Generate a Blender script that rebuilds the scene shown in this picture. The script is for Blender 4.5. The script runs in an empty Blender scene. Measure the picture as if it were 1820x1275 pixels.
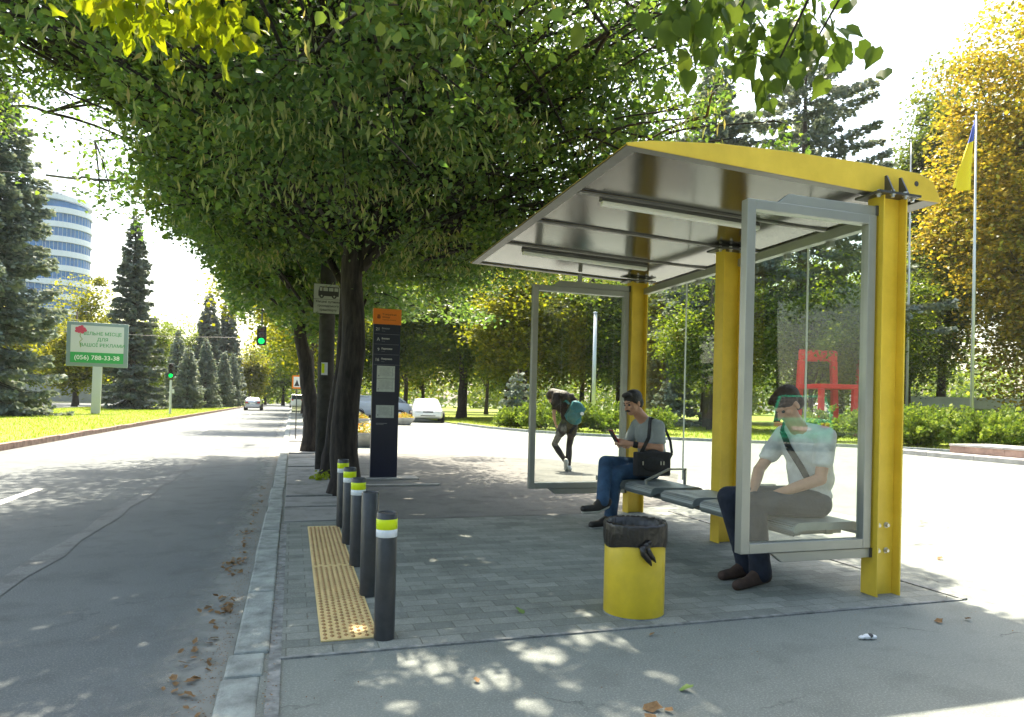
import bpy, math, random
import numpy as np
from mathutils import Vector, Matrix
R = math.radians
SC = bpy.context.scene
COL = SC.collection

# ------------------------------------------------------------------ camera
cam_data = bpy.data.cameras.new("camera")
cam = bpy.data.objects.new("camera", cam_data)
COL.objects.link(cam)
SC.camera = cam
cam_data.sensor_width = 36.0
cam_data.lens = 36.0 * 1212.77 / 1820.0
cam_data.shift_y = 70.4 / 1820.0
cam_data.clip_start = 0.05
cam_data.clip_end = 3000.0
PITCH, YAW, ROLL, EYE = 0.0084, 0.3108, 0.024, 1.15
_f = Vector((math.sin(YAW) * math.cos(PITCH), math.cos(YAW) * math.cos(PITCH), math.sin(PITCH)))
_r = Vector((math.cos(YAW), -math.sin(YAW), 0))
_u = _r.cross(_f)
_r2 = math.cos(ROLL) * _r + math.sin(ROLL) * _u
_u2 = -math.sin(ROLL) * _r + math.cos(ROLL) * _u
_m = Matrix((( _r2.x, _u2.x, -_f.x, 0), (_r2.y, _u2.y, -_f.y, 0), (_r2.z, _u2.z, -_f.z, EYE), (0, 0, 0, 1)))
cam.matrix_world = _m

# ------------------------------------------------------------------ world, sun, exposure
SUNDIR = Vector((0.05, 0.51, 1.0)).normalized()      # towards the sun
elev = math.asin(SUNDIR.z)
azim = math.atan2(SUNDIR.x, SUNDIR.y)
w = bpy.data.worlds.new("World")
SC.world = w
w.use_nodes = True
nt = w.node_tree
bg = nt.nodes["Background"]
sky = nt.nodes.new("ShaderNodeTexSky")
sky.sky_type = 'NISHITA'
sky.sun_disc = False
sky.sun_elevation = elev
sky.sun_rotation = azim
sky.air_density = 1.3
sky.dust_density = 3.5
sky.ozone_density = 0.6
warm = nt.nodes.new("ShaderNodeMix"); warm.data_type = 'RGBA'; warm.blend_type = 'MULTIPLY'; warm.clamp_result = False
warm.inputs["Factor"].default_value = 1.0; warm.inputs["B"].default_value = (1.09, 1.05, 0.95, 1)     # hazy summer sky, less blue
nt.links.new(sky.outputs[0], warm.inputs["A"]); nt.links.new(warm.outputs["Result"], bg.inputs[0])
bg.inputs[1].default_value = 0.15
sun_d = bpy.data.lights.new("sun", 'SUN')
sun_d.energy = 5.0
sun_d.angle = R(0.6)
sun_d.color = (1.0, 0.90, 0.74)
sun = bpy.data.objects.new("sun", sun_d)
COL.objects.link(sun)
sun.rotation_euler = SUNDIR.to_track_quat('Z', 'Y').to_euler()
SC.view_settings.view_transform = 'Standard'
SC.view_settings.look = 'None'
SC.view_settings.exposure = 1.72
SC.view_settings.gamma = 1.0
SC.render.engine = 'CYCLES'
SC.cycles.max_bounces = 8
SC.cycles.transparent_max_bounces = 12
SC.cycles.transmission_bounces = 4
SC.cycles.sample_clamp_indirect = 6.0
SC.cycles.use_denoising = True

# ------------------------------------------------------------------ helpers
def tag(o, label=None, cat=None, group=None, kind=None):
    if label: o["label"] = label
    if cat: o["category"] = cat
    if group: o["group"] = group
    if kind: o["kind"] = kind
    return o

def empty(name, loc=(0, 0, 0), rz=0.0, label=None, cat=None, group=None):
    o = bpy.data.objects.new(name, None)
    o.empty_display_size = 0.2
    COL.objects.link(o)
    o.location = loc
    o.rotation_euler = (0, 0, rz)
    return tag(o, label, cat, group)

def link_mesh(name, me, mat, parent=None, smooth=False):
    if mat is not None:
        for m_ in (mat if isinstance(mat, (list, tuple)) else [mat]):
            me.materials.append(m_)
    if smooth:
        me.polygons.foreach_set("use_smooth", [True] * len(me.polygons))
    o = bpy.data.objects.new(name, me)
    COL.objects.link(o)
    if parent is not None:
        o.parent = parent
    return o

def copy_tree(o, parent=None, children=None):
    if children is None:
        children = {}
        for c in SC.objects:
            if c.parent is not None:
                children.setdefault(c.parent.name, []).append(c)
    c = o.copy()
    COL.objects.link(c)
    c.parent = parent
    for ch in children.get(o.name, []):
        copy_tree(ch, c, children)
    return c

class MB:
    """collects shapes, then links them as ONE mesh object"""
    def __init__(s): s.v = []; s.f = []; s.mi = []; s.m = 0
    def add(s, vs, fs):
        n = len(s.v); s.v.extend([tuple(p) for p in vs])
        s.f.extend([tuple(n + i for i in f) for f in fs]); s.mi.extend([s.m] * len(fs)); return s
    def box(s, x0, x1, y0, y1, z0, z1):
        return s.add([(x0,y0,z0),(x1,y0,z0),(x1,y1,z0),(x0,y1,z0),(x0,y0,z1),(x1,y0,z1),(x1,y1,z1),(x0,y1,z1)],
                     [(0,3,2,1),(4,5,6,7),(0,1,5,4),(1,2,6,5),(2,3,7,6),(3,0,4,7)])
    def hexa(s, p):
        return s.add(p, [(0,3,2,1),(4,5,6,7),(0,1,5,4),(1,2,6,5),(2,3,7,6),(3,0,4,7)])
    def tube(s, pts, rad, n=10, caps=True):
        pts = [Vector(p) for p in pts]
        if not hasattr(rad, '__len__'): rad = [rad] * len(pts)
        vs = []; fs = []; prev = None
        for i, p in enumerate(pts):
            t = (pts[min(i+1, len(pts)-1)] - pts[max(i-1, 0)])
            t = t.normalized() if t.length > 1e-9 else Vector((0,0,1))
            if prev is None:
                a = Vector((1,0,0)) if abs(t.x) < 0.8 else Vector((0,1,0))
                u = t.cross(a).normalized()
            else:
                u = (prev - t * prev.dot(t)).normalized()
            prev = u; w_ = t.cross(u)
            for k in range(n):
                an = 2*math.pi*k/n
                vs.append(p + (u*math.cos(an) + w_*math.sin(an)) * rad[i])
        for i in range(len(pts)-1):
            for k in range(n):
                k2 = (k+1) % n
                fs.append((i*n+k, i*n+k2, (i+1)*n+k2, (i+1)*n+k))
        if caps:
            fs.append(tuple(range(n-1, -1, -1)))
            fs.append(tuple((len(pts)-1)*n + k for k in range(n)))
        return s.add(vs, fs)
    def lathe(s, prof, n=24, c=(0,0,0), axis='z'):
        vs = []; fs = []
        for (r, z) in prof:
            for k in range(n):
                a = 2*math.pi*k/n
                p = (r*math.cos(a), r*math.sin(a), z)
                if axis == 'x': p = (z, r*math.cos(a), r*math.sin(a))
                if axis == 'y': p = (r*math.cos(a), z, r*math.sin(a))
                vs.append((p[0]+c[0], p[1]+c[1], p[2]+c[2]))
        for i in range(len(prof)-1):
            for k in range(n):
                k2 = (k+1) % n
                q = (i*n+k, i*n+k2, (i+1)*n+k2, (i+1)*n+k)
                fs.append(q if axis != 'y' else q[::-1])
        return s.add(vs, fs)
    def prism(s, poly, d0, d1, axis='y'):
        """poly in the plane across the axis: axis y -> (x,z), axis x -> (y,z), axis z -> (x,y)"""
        n = len(poly); vs = []
        for d in (d0, d1):
            for a, b in poly:
                vs.append((a, d, b) if axis == 'y' else ((d, a, b) if axis == 'x' else (a, b, d)))
        fs = [tuple(range(n)), tuple(range(2*n-1, n-1, -1))]
        for i in range(n):
            j = (i+1) % n
            fs.append((j, i, n+i, n+j))
        return s.add(vs, fs)
    def sphere(s, c, r, n=12, m=8, rot=None):
        if not hasattr(r, '__len__'): r = (r, r, r)
        vs = []; fs = []
        for i in range(1, m):
            th = math.pi*i/m
            for k in range(n):
                a = 2*math.pi*k/n
                vs.append(Vector((r[0]*math.sin(th)*math.cos(a), r[1]*math.sin(th)*math.sin(a), r[2]*math.cos(th))))
        vs.append(Vector((0,0,r[2]))); vs.append(Vector((0,0,-r[2])))
        T, B = len(vs)-2, len(vs)-1
        for i in range(m-2):
            for k in range(n):
                k2 = (k+1) % n
                fs.append((i*n+k, (i+1)*n+k, (i+1)*n+k2, i*n+k2))
        for k in range(n):
            k2 = (k+1) % n
            fs.append((T, k, k2)); fs.append((B, (m-2)*n+k2, (m-2)*n+k))
        if rot is not None: vs = [rot @ v for v in vs]
        return s.add([v + Vector(c) for v in vs], fs)
    def cone(s, a, b, ra, rb, n=14):
        """round cone from a to b (capsule with two radii)"""
        a = Vector(a); b = Vector(b); d = (b-a); L = d.length; t = d.normalized() if L > 1e-6 else Vector((0,0,1))
        pts = []; rad = []
        for k in range(4):
            an = math.pi/2*(k/4.0)
            pts.append(a - t*ra*math.cos(an)); rad.append(max(ra*math.sin(an), 1e-4))
        pts.append(a); rad.append(ra); pts.append(b); rad.append(rb)
        for k in range(3, -1, -1):
            an = math.pi/2*(k/4.0)
            pts.append(b + t*rb*math.cos(an)); rad.append(max(rb*math.sin(an), 1e-4))
        return s.tube(pts, rad, n)
    def mesh(s, name):
        me = bpy.data.meshes.new(name)
        me.from_pydata(s.v, [], s.f)
        return me
    def build(s, name, mat, parent=None, smooth=False, bevel=0.0):
        me = s.mesh(name)
        o = link_mesh(name, me, mat, parent, smooth)
        if isinstance(mat, (list, tuple)):
            me.polygons.foreach_set("material_index", s.mi)
        if bevel > 0:
            b = o.modifiers.new("bevel", 'BEVEL'); b.width = bevel; b.segments = 2; b.limit_method = 'ANGLE'; b.angle_limit = R(40)
        return o

def np_mesh(name, V, F, mat, parent=None, smooth=False):
    """V (n,3), F (m,k) with constant k"""
    me = bpy.data.meshes.new(name)
    V = np.ascontiguousarray(V, dtype=np.float32); F = np.ascontiguousarray(F, dtype=np.int32)
    me.vertices.add(len(V)); me.vertices.foreach_set("co", V.ravel())
    k = F.shape[1]
    me.loops.add(F.size); me.loops.foreach_set("vertex_index", F.ravel())
    me.polygons.add(len(F))
    me.polygons.foreach_set("loop_start", np.arange(0, F.size, k, dtype=np.int32))
    me.update(calc_edges=True)
    return link_mesh(name, me, mat, parent, smooth)

# ------------------------------------------------------------------ materials
MATS = {}
def principled(name, col, rough=0.6, metal=0.0, spec=0.5, var=0.0, vscale=5.0, bump=0.0, bscale=40.0, col2=None, emit=None, estr=0.0, coat=0.0, detail=4.0):
    m = bpy.data.materials.new(name); m.use_nodes = True
    t = m.node_tree; b = t.nodes["Principled BSDF"]
    b.inputs["Roughness"].default_value = rough; b.inputs["Metallic"].default_value = metal
    b.inputs["Specular IOR Level"].default_value = spec
    if coat: b.inputs["Coat Weight"].default_value = coat
    b.inputs["Base Color"].default_value = (*col, 1)
    tc = t.nodes.new("ShaderNodeTexCoord")
    if var > 0 or col2 is not None:
        n = t.nodes.new("ShaderNodeTexNoise"); n.inputs["Scale"].default_value = vscale; n.inputs["Detail"].default_value = detail
        n.inputs["Roughness"].default_value = 0.65
        t.links.new(tc.outputs["Object"], n.inputs["Vector"])
        r = t.nodes.new("ShaderNodeValToRGB")
        c1 = tuple(max(0, c*(1-var)) for c in col)
        c2 = col2 if col2 is not None else tuple(min(1, c*(1+var)) for c in col)
        r.color_ramp.elements[0].position = 0.32; r.color_ramp.elements[1].position = 0.68
        r.color_ramp.elements[0].color = (*c1, 1); r.color_ramp.elements[1].color = (*c2, 1)
        t.links.new(n.outputs["Fac"], r.inputs["Fac"]); t.links.new(r.outputs["Color"], b.inputs["Base Color"])
    if bump > 0:
        n2 = t.nodes.new("ShaderNodeTexNoise"); n2.inputs["Scale"].default_value = bscale; n2.inputs["Detail"].default_value = 6
        t.links.new(tc.outputs["Object"], n2.inputs["Vector"])
        bp = t.nodes.new("ShaderNodeBump"); bp.inputs["Strength"].default_value = bump; bp.inputs["Distance"].default_value = 0.01
        t.links.new(n2.outputs["Fac"], bp.inputs["Height"]); t.links.new(bp.outputs["Normal"], b.inputs["Normal"])
    if emit is not None:
        b.inputs["Emission Color"].default_value = (*emit, 1); b.inputs["Emission Strength"].default_value = estr
    return m

def bark_mat(name, c1, c2, sc):
    m = principled(name, c1, 0.95); t = m.node_tree; b = t.nodes["Principled BSDF"]; L = t.links.new
    tc = t.nodes.new("ShaderNodeTexCoord"); mp = t.nodes.new("ShaderNodeMapping"); mp.inputs["Scale"].default_value = (1, 1, .16); L(tc.outputs["Object"], mp.inputs["Vector"])
    n = t.nodes.new("ShaderNodeTexNoise"); n.inputs["Scale"].default_value = sc; n.inputs["Detail"].default_value = 8; n.inputs["Roughness"].default_value = .7; L(mp.outputs[0], n.inputs["Vector"])
    r = t.nodes.new("ShaderNodeValToRGB"); r.color_ramp.elements[0].position = .40; r.color_ramp.elements[1].position = .62; r.color_ramp.elements[0].color = (*c2, 1); r.color_ramp.elements[1].color = (*c1, 1)
    L(n.outputs["Fac"], r.inputs["Fac"]); L(r.outputs[0], b.inputs["Base Color"])
    bp = t.nodes.new("ShaderNodeBump"); bp.inputs["Strength"].default_value = 1.0; bp.inputs["Distance"].default_value = .03; L(r.outputs[0], bp.inputs["Height"]); L(bp.outputs[0], b.inputs["Normal"])
    return m

def leaf_mat(name, stops, trans=0.45, tcol_gain=(1.5, 1.6, 0.7), rough=0.45, clump=0.7, spec=0.12):
    m = bpy.data.materials.new(name); m.use_nodes = True
    t = m.node_tree; b = t.nodes["Principled BSDF"]; out = t.nodes["Material Output"]
    g = t.nodes.new("ShaderNodeNewGeometry")
    tc = t.nodes.new("ShaderNodeTexCoord")
    n = t.nodes.new("ShaderNodeTexNoise"); n.inputs["Scale"].default_value = clump; n.inputs["Detail"].default_value = 2
    t.links.new(tc.outputs["Object"], n.inputs["Vector"])
    a = t.nodes.new("ShaderNodeMath"); a.operation = 'MULTIPLY_ADD'; a.inputs[1].default_value = 0.55; 
    t.links.new(g.outputs["Random Per Island"], a.inputs[0])
    s = t.nodes.new("ShaderNodeMath"); s.operation = 'MULTIPLY'; s.inputs[1].default_value = 0.5
    t.links.new(n.outputs["Fac"], s.inputs[0]); t.links.new(s.outputs[0], a.inputs[2])
    r = t.nodes.new("ShaderNodeValToRGB")
    while len(r.color_ramp.elements) < len(stops): r.color_ramp.elements.new(0.5)
    for e, (p, c) in zip(r.color_ramp.elements, stops): e.position = p; e.color = (*c, 1)
    t.links.new(a.outputs[0], r.inputs["Fac"])
    t.links.new(r.outputs["Color"], b.inputs["Base Color"])
    b.inputs["Roughness"].default_value = rough; b.inputs["Specular IOR Level"].default_value = spec
    tr = t.nodes.new("ShaderNodeBsdfTranslucent")
    mx = t.nodes.new("ShaderNodeMix"); mx.data_type = 'RGBA'; mx.blend_type = 'MULTIPLY'; mx.inputs["Factor"].default_value = 1.0
    t.links.new(r.outputs["Color"], mx.inputs["A"]); mx.inputs["B"].default_value = (*tcol_gain, 1)
    mx.clamp_result = False
    t.links.new(mx.outputs["Result"], tr.inputs["Color"])
    ms = t.nodes.new("ShaderNodeMixShader"); ms.inputs[0].default_value = trans
    t.links.new(b.outputs[0], ms.inputs[1]); t.links.new(tr.outputs[0], ms.inputs[2]); t.links.new(ms.outputs[0], out.inputs["Surface"])
    return m

def glass_mat(name, tint, ior=1.5, refl=1.0):
    m = bpy.data.materials.new(name); m.use_nodes = True
    t = m.node_tree; t.nodes.remove(t.nodes["Principled BSDF"]); out = t.nodes["Material Output"]
    tr = t.nodes.new("ShaderNodeBsdfTransparent"); tr.inputs[0].default_value = (*tint, 1)
    gl = t.nodes.new("ShaderNodeBsdfGlossy"); gl.inputs["Roughness"].default_value = 0.0
    fr = t.nodes.new("ShaderNodeFresnel"); fr.inputs["IOR"].default_value = ior
    ms = t.nodes.new("ShaderNodeMixShader")
    ge = t.nodes.new("ShaderNodeNewGeometry"); mm = t.nodes.new("ShaderNodeMapRange")   # same reflectance from both sides of the thin pane
    t.links.new(ge.outputs["Backfacing"], mm.inputs["Value"]); mm.inputs["To Min"].default_value = ior; mm.inputs["To Max"].default_value = 1/ior
    t.links.new(mm.outputs["Result"], fr.inputs["IOR"])
    t.links.new(fr.outputs[0], ms.inputs[0]); t.links.new(tr.outputs[0], ms.inputs[1]); t.links.new(gl.outputs[0], ms.inputs[2])
    t.links.new(ms.outputs[0], out.inputs["Surface"])
    return m

def ground_mat(name, base, dark, light, fine=110.0, crack=0.0, patch=0.6, bump=0.35, rough=0.85, crack_scale=0.8, stain=0.5):
    m = bpy.data.materials.new(name); m.use_nodes = True
    t = m.node_tree; b = t.nodes["Principled BSDF"]; L = t.links.new
    tc = t.nodes.new("ShaderNodeTexCoord")
    def noise(sc, det=5, ro=0.6):
        n = t.nodes.new("ShaderNodeTexNoise"); n.inputs["Scale"].default_value = sc; n.inputs["Detail"].default_value = det
        n.inputs["Roughness"].default_value = ro; L(tc.outputs["Object"], n.inputs["Vector"]); return n
    def ramp(src, p0, p1, c0, c1):
        r = t.nodes.new("ShaderNodeValToRGB"); r.color_ramp.elements[0].position = p0; r.color_ramp.elements[1].position = p1
        r.color_ramp.elements[0].color = (*c0, 1); r.color_ramp.elements[1].color = (*c1, 1); L(src, r.inputs["Fac"]); return r
    def mix(a, b_, fac, mode='MIX'):
        x = t.nodes.new("ShaderNodeMix"); x.data_type = 'RGBA'; x.blend_type = mode
        if isinstance(fac, float): x.inputs["Factor"].default_value = fac
        else: L(fac, x.inputs["Factor"])
        L(a, x.inputs["A"]); L(b_, x.inputs["B"]); return x.outputs["Result"]
    big = noise(patch, 6, 0.62); c = ramp(big.outputs["Fac"], 0.33, 0.68, dark, base)
    sp = noise(fine, 4, 0.8); cs = ramp(sp.outputs["Fac"], 0.50, 0.66, (0, 0, 0), (1, 1, 1))
    lite = t.nodes.new("ShaderNodeRGB"); lite.outputs[0].default_value = (*light, 1)
    f2 = t.nodes.new("ShaderNodeMath"); f2.operation = 'MULTIPLY'; f2.inputs[1].default_value = 0.6; L(cs.outputs[0], f2.inputs[0])
    col = mix(c.outputs[0], lite.outputs[0], f2.outputs[0])
    st = noise(3.2, 5, 0.6); cst = ramp(st.outputs["Fac"], 0.36, 0.5, (1-stain*0.55,)*3, (1, 1, 1))
    col = mix(col, cst.outputs[0], 1.0, 'MULTIPLY')
    if crack > 0:
        dn = noise(2.0, 5, 0.6)
        ad = t.nodes.new("ShaderNodeVectorMath"); ad.operation = 'MULTIPLY_ADD'
        L(dn.outputs["Color"], ad.inputs[0]); ad.inputs[1].default_value = (0.9, 0.9, 0.0); L(tc.outputs["Object"], ad.inputs[2])
        vo = t.nodes.new("ShaderNodeTexVoronoi"); vo.feature = 'DISTANCE_TO_EDGE'; vo.inputs["Scale"].default_value = crack_scale
        L(ad.outputs[0], vo.inputs["Vector"])
        rc = ramp(vo.outputs["Distance"], 0.0, 0.008, (1-crack,)*3, (1, 1, 1))
        mk = noise(0.9, 2); rm = ramp(mk.outputs["Fac"], 0.5, 0.58, (1, 1, 1), (0, 0, 0))
        one = t.nodes.new("ShaderNodeRGB"); one.outputs[0].default_value = (1, 1, 1, 1)
        rcc = mix(rc.outputs[0], one.outputs[0], rm.outputs[0])
        col = mix(col, rcc, 1.0, 'MULTIPLY')
    L(col, b.inputs["Base Color"]); b.inputs["Roughness"].default_value = rough; b.inputs["Specular IOR Level"].default_value = 0.3
    bp = t.nodes.new("ShaderNodeBump"); bp.inputs["Strength"].default_value = bump; bp.inputs["Distance"].default_value = 0.004
    L(sp.outputs["Fac"], bp.inputs["Height"]); L(bp.outputs["Normal"], b.inputs["Normal"])
    return m

def paver_mat(name):
    m = ground_mat(name, (0.25, 0.27, 0.25), (0.17, 0.185, 0.17), (0.40, 0.42, 0.385), fine=120, patch=1.3, stain=0.35)
    t = m.node_tree; b = t.nodes["Principled BSDF"]; L = t.links.new
    src = b.inputs["Base Color"].links[0].from_socket
    tc = [n for n in t.nodes if n.type == 'TEX_COORD'][0]
    br = t.nodes.new("ShaderNodeTexBrick")
    br.inputs["Scale"].default_value = 1.0; br.inputs["Brick Width"].default_value = 0.205; br.inputs["Row Height"].default_value = 0.103
    br.inputs["Mortar Size"].default_value = 0.0035; br.inputs["Mortar Smooth"].default_value = 0.3
    br.inputs["Color1"].default_value = (0.74, 0.75, 0.74, 1); br.inputs["Color2"].default_value = (1.15, 1.13, 1.10, 1); br.inputs["Mortar"].default_value = (0.66, 0.65, 0.60, 1)
    L(tc.outputs["Object"], br.inputs["Vector"])
    x = t.nodes.new("ShaderNodeMix"); x.data_type = 'RGBA'; x.blend_type = 'MULTIPLY'; x.inputs["Factor"].default_value = 1.0
    L(src, x.inputs["A"]); L(br.outputs["Color"], x.inputs["B"]); L(x.outputs["Result"], b.inputs["Base Color"])
    bp = t.nodes.new("ShaderNodeBump"); bp.inputs["Strength"].default_value = 0.7; bp.inputs["Distance"].default_value = 0.006; bp.invert = True
    L(br.outputs["Fac"], bp.inputs["Height"])
    old = b.inputs["Normal"].links[0].from_socket
    L(old, bp.inputs["Normal"]); L(bp.outputs["Normal"], b.inputs["Normal"])
    return m

M = MATS
M['yellow'] = principled("yellow_paint", (0.70, 0.49, 0.04), 0.40, spec=0.5, col2=(0.84, 0.60, 0.06), var=0.1, vscale=2.2, bump=0.08, bscale=30, detail=9)
M['bin_yellow'] = principled("bin_yellow_paint", (0.62, 0.46, 0.03), 0.36, col2=(0.78, 0.58, 0.03), var=0.1, vscale=3.5, bump=0.10, bscale=9, detail=10)
M['alu'] = principled("grey_painted_aluminium", (0.36, 0.37, 0.345), 0.38, metal=0.5, var=0.06, vscale=4)
M['galv'] = principled("galvanised_sheet", (0.10, 0.098, 0.095), 0.15, metal=0.95, var=0.10, vscale=2.0, bump=0.05, bscale=5)
M['galv_frame'] = principled("galvanised_frame", (0.20, 0.195, 0.19), 0.42, metal=0.6, var=0.08, vscale=6)
M['steel'] = principled("zinc_steel", (0.55, 0.55, 0.54), 0.3, metal=0.9)
M['dark_steel'] = principled("dark_steel", (0.10, 0.10, 0.10), 0.45, metal=0.7, var=0.2, vscale=20)
M['white_plastic'] = principled("white_plastic_diffuser", (0.78, 0.78, 0.74), 0.4)
M['glass'] = glass_mat("clear_glass", (0.95, 0.975, 0.955), 1.52)
M['rear_glass'] = glass_mat("rear_clear_glass", (0.95, 0.975, 0.955), 1.36)
M['bench'] = principled("bench_steel", (0.22, 0.25, 0.25), 0.38, metal=0.45, var=0.1, vscale=8)
M['bollard'] = principled("charcoal_paint", (0.055, 0.058, 0.062), 0.32, metal=0.3, var=0.18, vscale=12, bump=0.04, bscale=60)
M['tape_y'] = principled("yellow_reflective_tape", (0.70, 0.85, 0.0), 0.35)
M['tape_w'] = principled("white_reflective_tape", (0.72, 0.75, 0.78), 0.3)
M['black_cloth'] = principled("black_fabric", (0.018, 0.018, 0.02), 0.8, var=0.3, vscale=40, bump=0.3, bscale=300)
M['black_film'] = principled("black_bag_film", (0.012, 0.010, 0.009), 0.33, spec=0.6, bump=0.7, bscale=25)
M['rubber'] = principled("black_rubber", (0.02, 0.02, 0.02), 0.7)
M['tactile'] = principled("tan_tactile_plastic", (0.68, 0.52, 0.24), 0.6, var=0.14, vscale=4, bump=0.2, bscale=90)
M['studs'] = principled("dark_brown_studs", (0.36, 0.21, 0.08), 0.55, var=0.25, vscale=9)  # studs a darker brown than the mat base
M['navy'] = principled("navy_panel", (0.016, 0.020, 0.045), 0.28, spec=0.5)
M['orange'] = principled("orange_panel", (0.85, 0.23, 0.02), 0.4)
M['paper'] = principled("printed_paper", (0.55, 0.60, 0.56), 0.7, var=0.1, vscale=30)
M['ink'] = principled("dark_ink", (0.05, 0.05, 0.05), 0.7)
M['brown_ink'] = principled("brown_lettering", (0.25, 0.06, 0.01), 0.6)
M['white_ink'] = principled("white_lettering", (0.62, 0.64, 0.62), 0.6)
M['grey_ink'] = principled("grey_lettering", (0.28, 0.30, 0.32), 0.6)
M['green_ink'] = principled("green_lettering", (0.05, 0.30, 0.10), 0.6)
M['white_paint'] = principled("white_paint", (0.80, 0.80, 0.78), 0.5, var=0.05, vscale=2)
M['concrete'] = principled("concrete", (0.36, 0.35, 0.33), 0.85, var=0.22, vscale=4, bump=0.4, bscale=60)
M['kerb'] = principled("kerb_concrete", (0.25, 0.275, 0.26), 0.85, var=0.42, vscale=7, bump=0.6, bscale=90, detail=8)
M['kerb_red'] = principled("weathered_median_kerb", (0.22, 0.15, 0.12), 0.9, var=0.4, vscale=5, bump=0.5, bscale=30)
M['granite'] = principled("reddish_granite", (0.30, 0.20, 0.16), 0.6, var=0.35, vscale=3, bump=0.2)
M['joint'] = principled("stained_mortar", (0.14, 0.15, 0.145), 0.95, col2=(0.30, 0.31, 0.30), var=0.2, vscale=14, bump=0.4, bscale=60)
M['asphalt'] = ground_mat("old_light_asphalt", (0.205, 0.225, 0.205), (0.155, 0.175, 0.16), (0.40, 0.41, 0.38), crack=0.6, crack_scale=0.55, stain=0.25)
M['road'] = ground_mat("road_asphalt", (0.14, 0.155, 0.155), (0.105, 0.118, 0.12), (0.30, 0.32, 0.31), crack=0.25, crack_scale=0.35, stain=0.3, bump=0.5)
M['slab'] = ground_mat("pavement_slab_concrete", (0.30, 0.30, 0.29), (0.19, 0.19, 0.18), (0.40, 0.40, 0.38), crack=0.4, crack_scale=1.2, stain=0.6)
M['paver'] = paver_mat("grey_block_paving")
M['soil'] = ground_mat("soil_and_mown_grass", (0.07, 0.10, 0.025), (0.05, 0.06, 0.02), (0.12, 0.13, 0.05), fine=40, patch=0.15)
M['lawn'] = ground_mat("mown_lawn", (0.22, 0.27, 0.02), (0.15, 0.21, 0.018), (0.30, 0.34, 0.05), fine=30, patch=0.35, stain=0.4)
M['bark'] = bark_mat("lime_bark", (0.050, 0.040, 0.034), (0.012, 0.010, 0.009), 16.0)
M['bark_far'] = principled("park_tree_bark", (0.055, 0.042, 0.032), 0.95, var=0.4, vscale=5, bump=0.8, bscale=12)
M['bark_conifer'] = principled("spruce_bark", (0.075, 0.058, 0.048), 0.95, var=0.4, vscale=5, bump=0.8, bscale=12)
M['twig'] = principled("dead_twig_bark", (0.16, 0.09, 0.06), 0.8, var=0.3, vscale=20)
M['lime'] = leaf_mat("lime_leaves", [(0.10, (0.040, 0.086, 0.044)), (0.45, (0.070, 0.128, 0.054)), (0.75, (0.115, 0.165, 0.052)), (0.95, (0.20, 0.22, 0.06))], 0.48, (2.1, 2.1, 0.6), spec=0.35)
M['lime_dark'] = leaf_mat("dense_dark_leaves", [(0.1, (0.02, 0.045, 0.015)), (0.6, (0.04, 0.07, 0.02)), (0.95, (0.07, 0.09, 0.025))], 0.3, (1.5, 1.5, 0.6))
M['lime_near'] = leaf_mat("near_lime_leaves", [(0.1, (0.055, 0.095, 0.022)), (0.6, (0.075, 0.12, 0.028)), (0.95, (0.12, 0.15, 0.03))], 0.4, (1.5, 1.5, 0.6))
M['lime_lit'] = leaf_mat("sunlit_low_lime_leaves", [(0.1, (0.10, 0.15, 0.012)), (0.6, (0.15, 0.19, 0.015)), (0.95, (0.22, 0.23, 0.02))], 0.6, (2.4, 2.2, 0.5))  # brighter copy of the lime leaves, sunlight on the spray put into its colour
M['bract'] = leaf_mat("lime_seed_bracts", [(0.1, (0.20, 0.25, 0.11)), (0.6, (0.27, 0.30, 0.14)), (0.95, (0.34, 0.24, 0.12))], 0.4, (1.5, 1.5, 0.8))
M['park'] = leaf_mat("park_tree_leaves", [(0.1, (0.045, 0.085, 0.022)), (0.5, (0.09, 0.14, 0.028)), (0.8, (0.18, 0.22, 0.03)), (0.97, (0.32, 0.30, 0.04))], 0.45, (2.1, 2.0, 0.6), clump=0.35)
M['park_lit'] = leaf_mat("sunlit_yellow_tree_leaves", [(0.1, (0.05, 0.08, 0.012)), (0.5, (0.13, 0.15, 0.015)), (0.8, (0.24, 0.23, 0.02)), (0.97, (0.34, 0.24, 0.03))], 0.5, (1.9, 1.8, 0.6), clump=0.4)  # yellower copy of the park leaves, sunlit look put into the colour
M['poplar'] = leaf_mat("poplar_leaves", [(0.1, (0.05, 0.085, 0.03)), (0.5, (0.09, 0.125, 0.04)), (0.85, (0.16, 0.17, 0.05)), (0.97, (0.28, 0.18, 0.04))], 0.4, (1.8, 1.8, 0.7), rough=0.3, clump=0.4)
M['autumn'] = leaf_mat("autumn_leaves", [(0.1, (0.08, 0.12, 0.03)), (0.38, (0.21, 0.22, 0.035)), (0.62, (0.40, 0.30, 0.045)), (0.95, (0.55, 0.42, 0.06))], 0.42, (1.4, 1.3, 0.6), rough=0.35, clump=0.45)
M['spruce'] = leaf_mat("blue_spruce_needles", [(0.1, (0.12, 0.16, 0.145)), (0.5, (0.19, 0.235, 0.205)), (0.9, (0.31, 0.32, 0.24))], 0.25, (1.3, 1.3, 0.9), rough=0.6, clump=0.8)
M['spruce_dark'] = leaf_mat("dark_spruce_needles", [(0.1, (0.09, 0.12, 0.105)), (0.5, (0.145, 0.18, 0.15)), (0.9, (0.24, 0.25, 0.17))], 0.15, (1.3, 1.3, 0.9), rough=0.6, clump=0.8)
M['juniper'] = leaf_mat("juniper_foliage", [(0.1, (0.06, 0.11, 0.03)), (0.5, (0.14, 0.20, 0.035)), (0.9, (0.28, 0.32, 0.06))], 0.3, (1.4, 1.5, 0.7), rough=0.6, clump=1.5)
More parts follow.
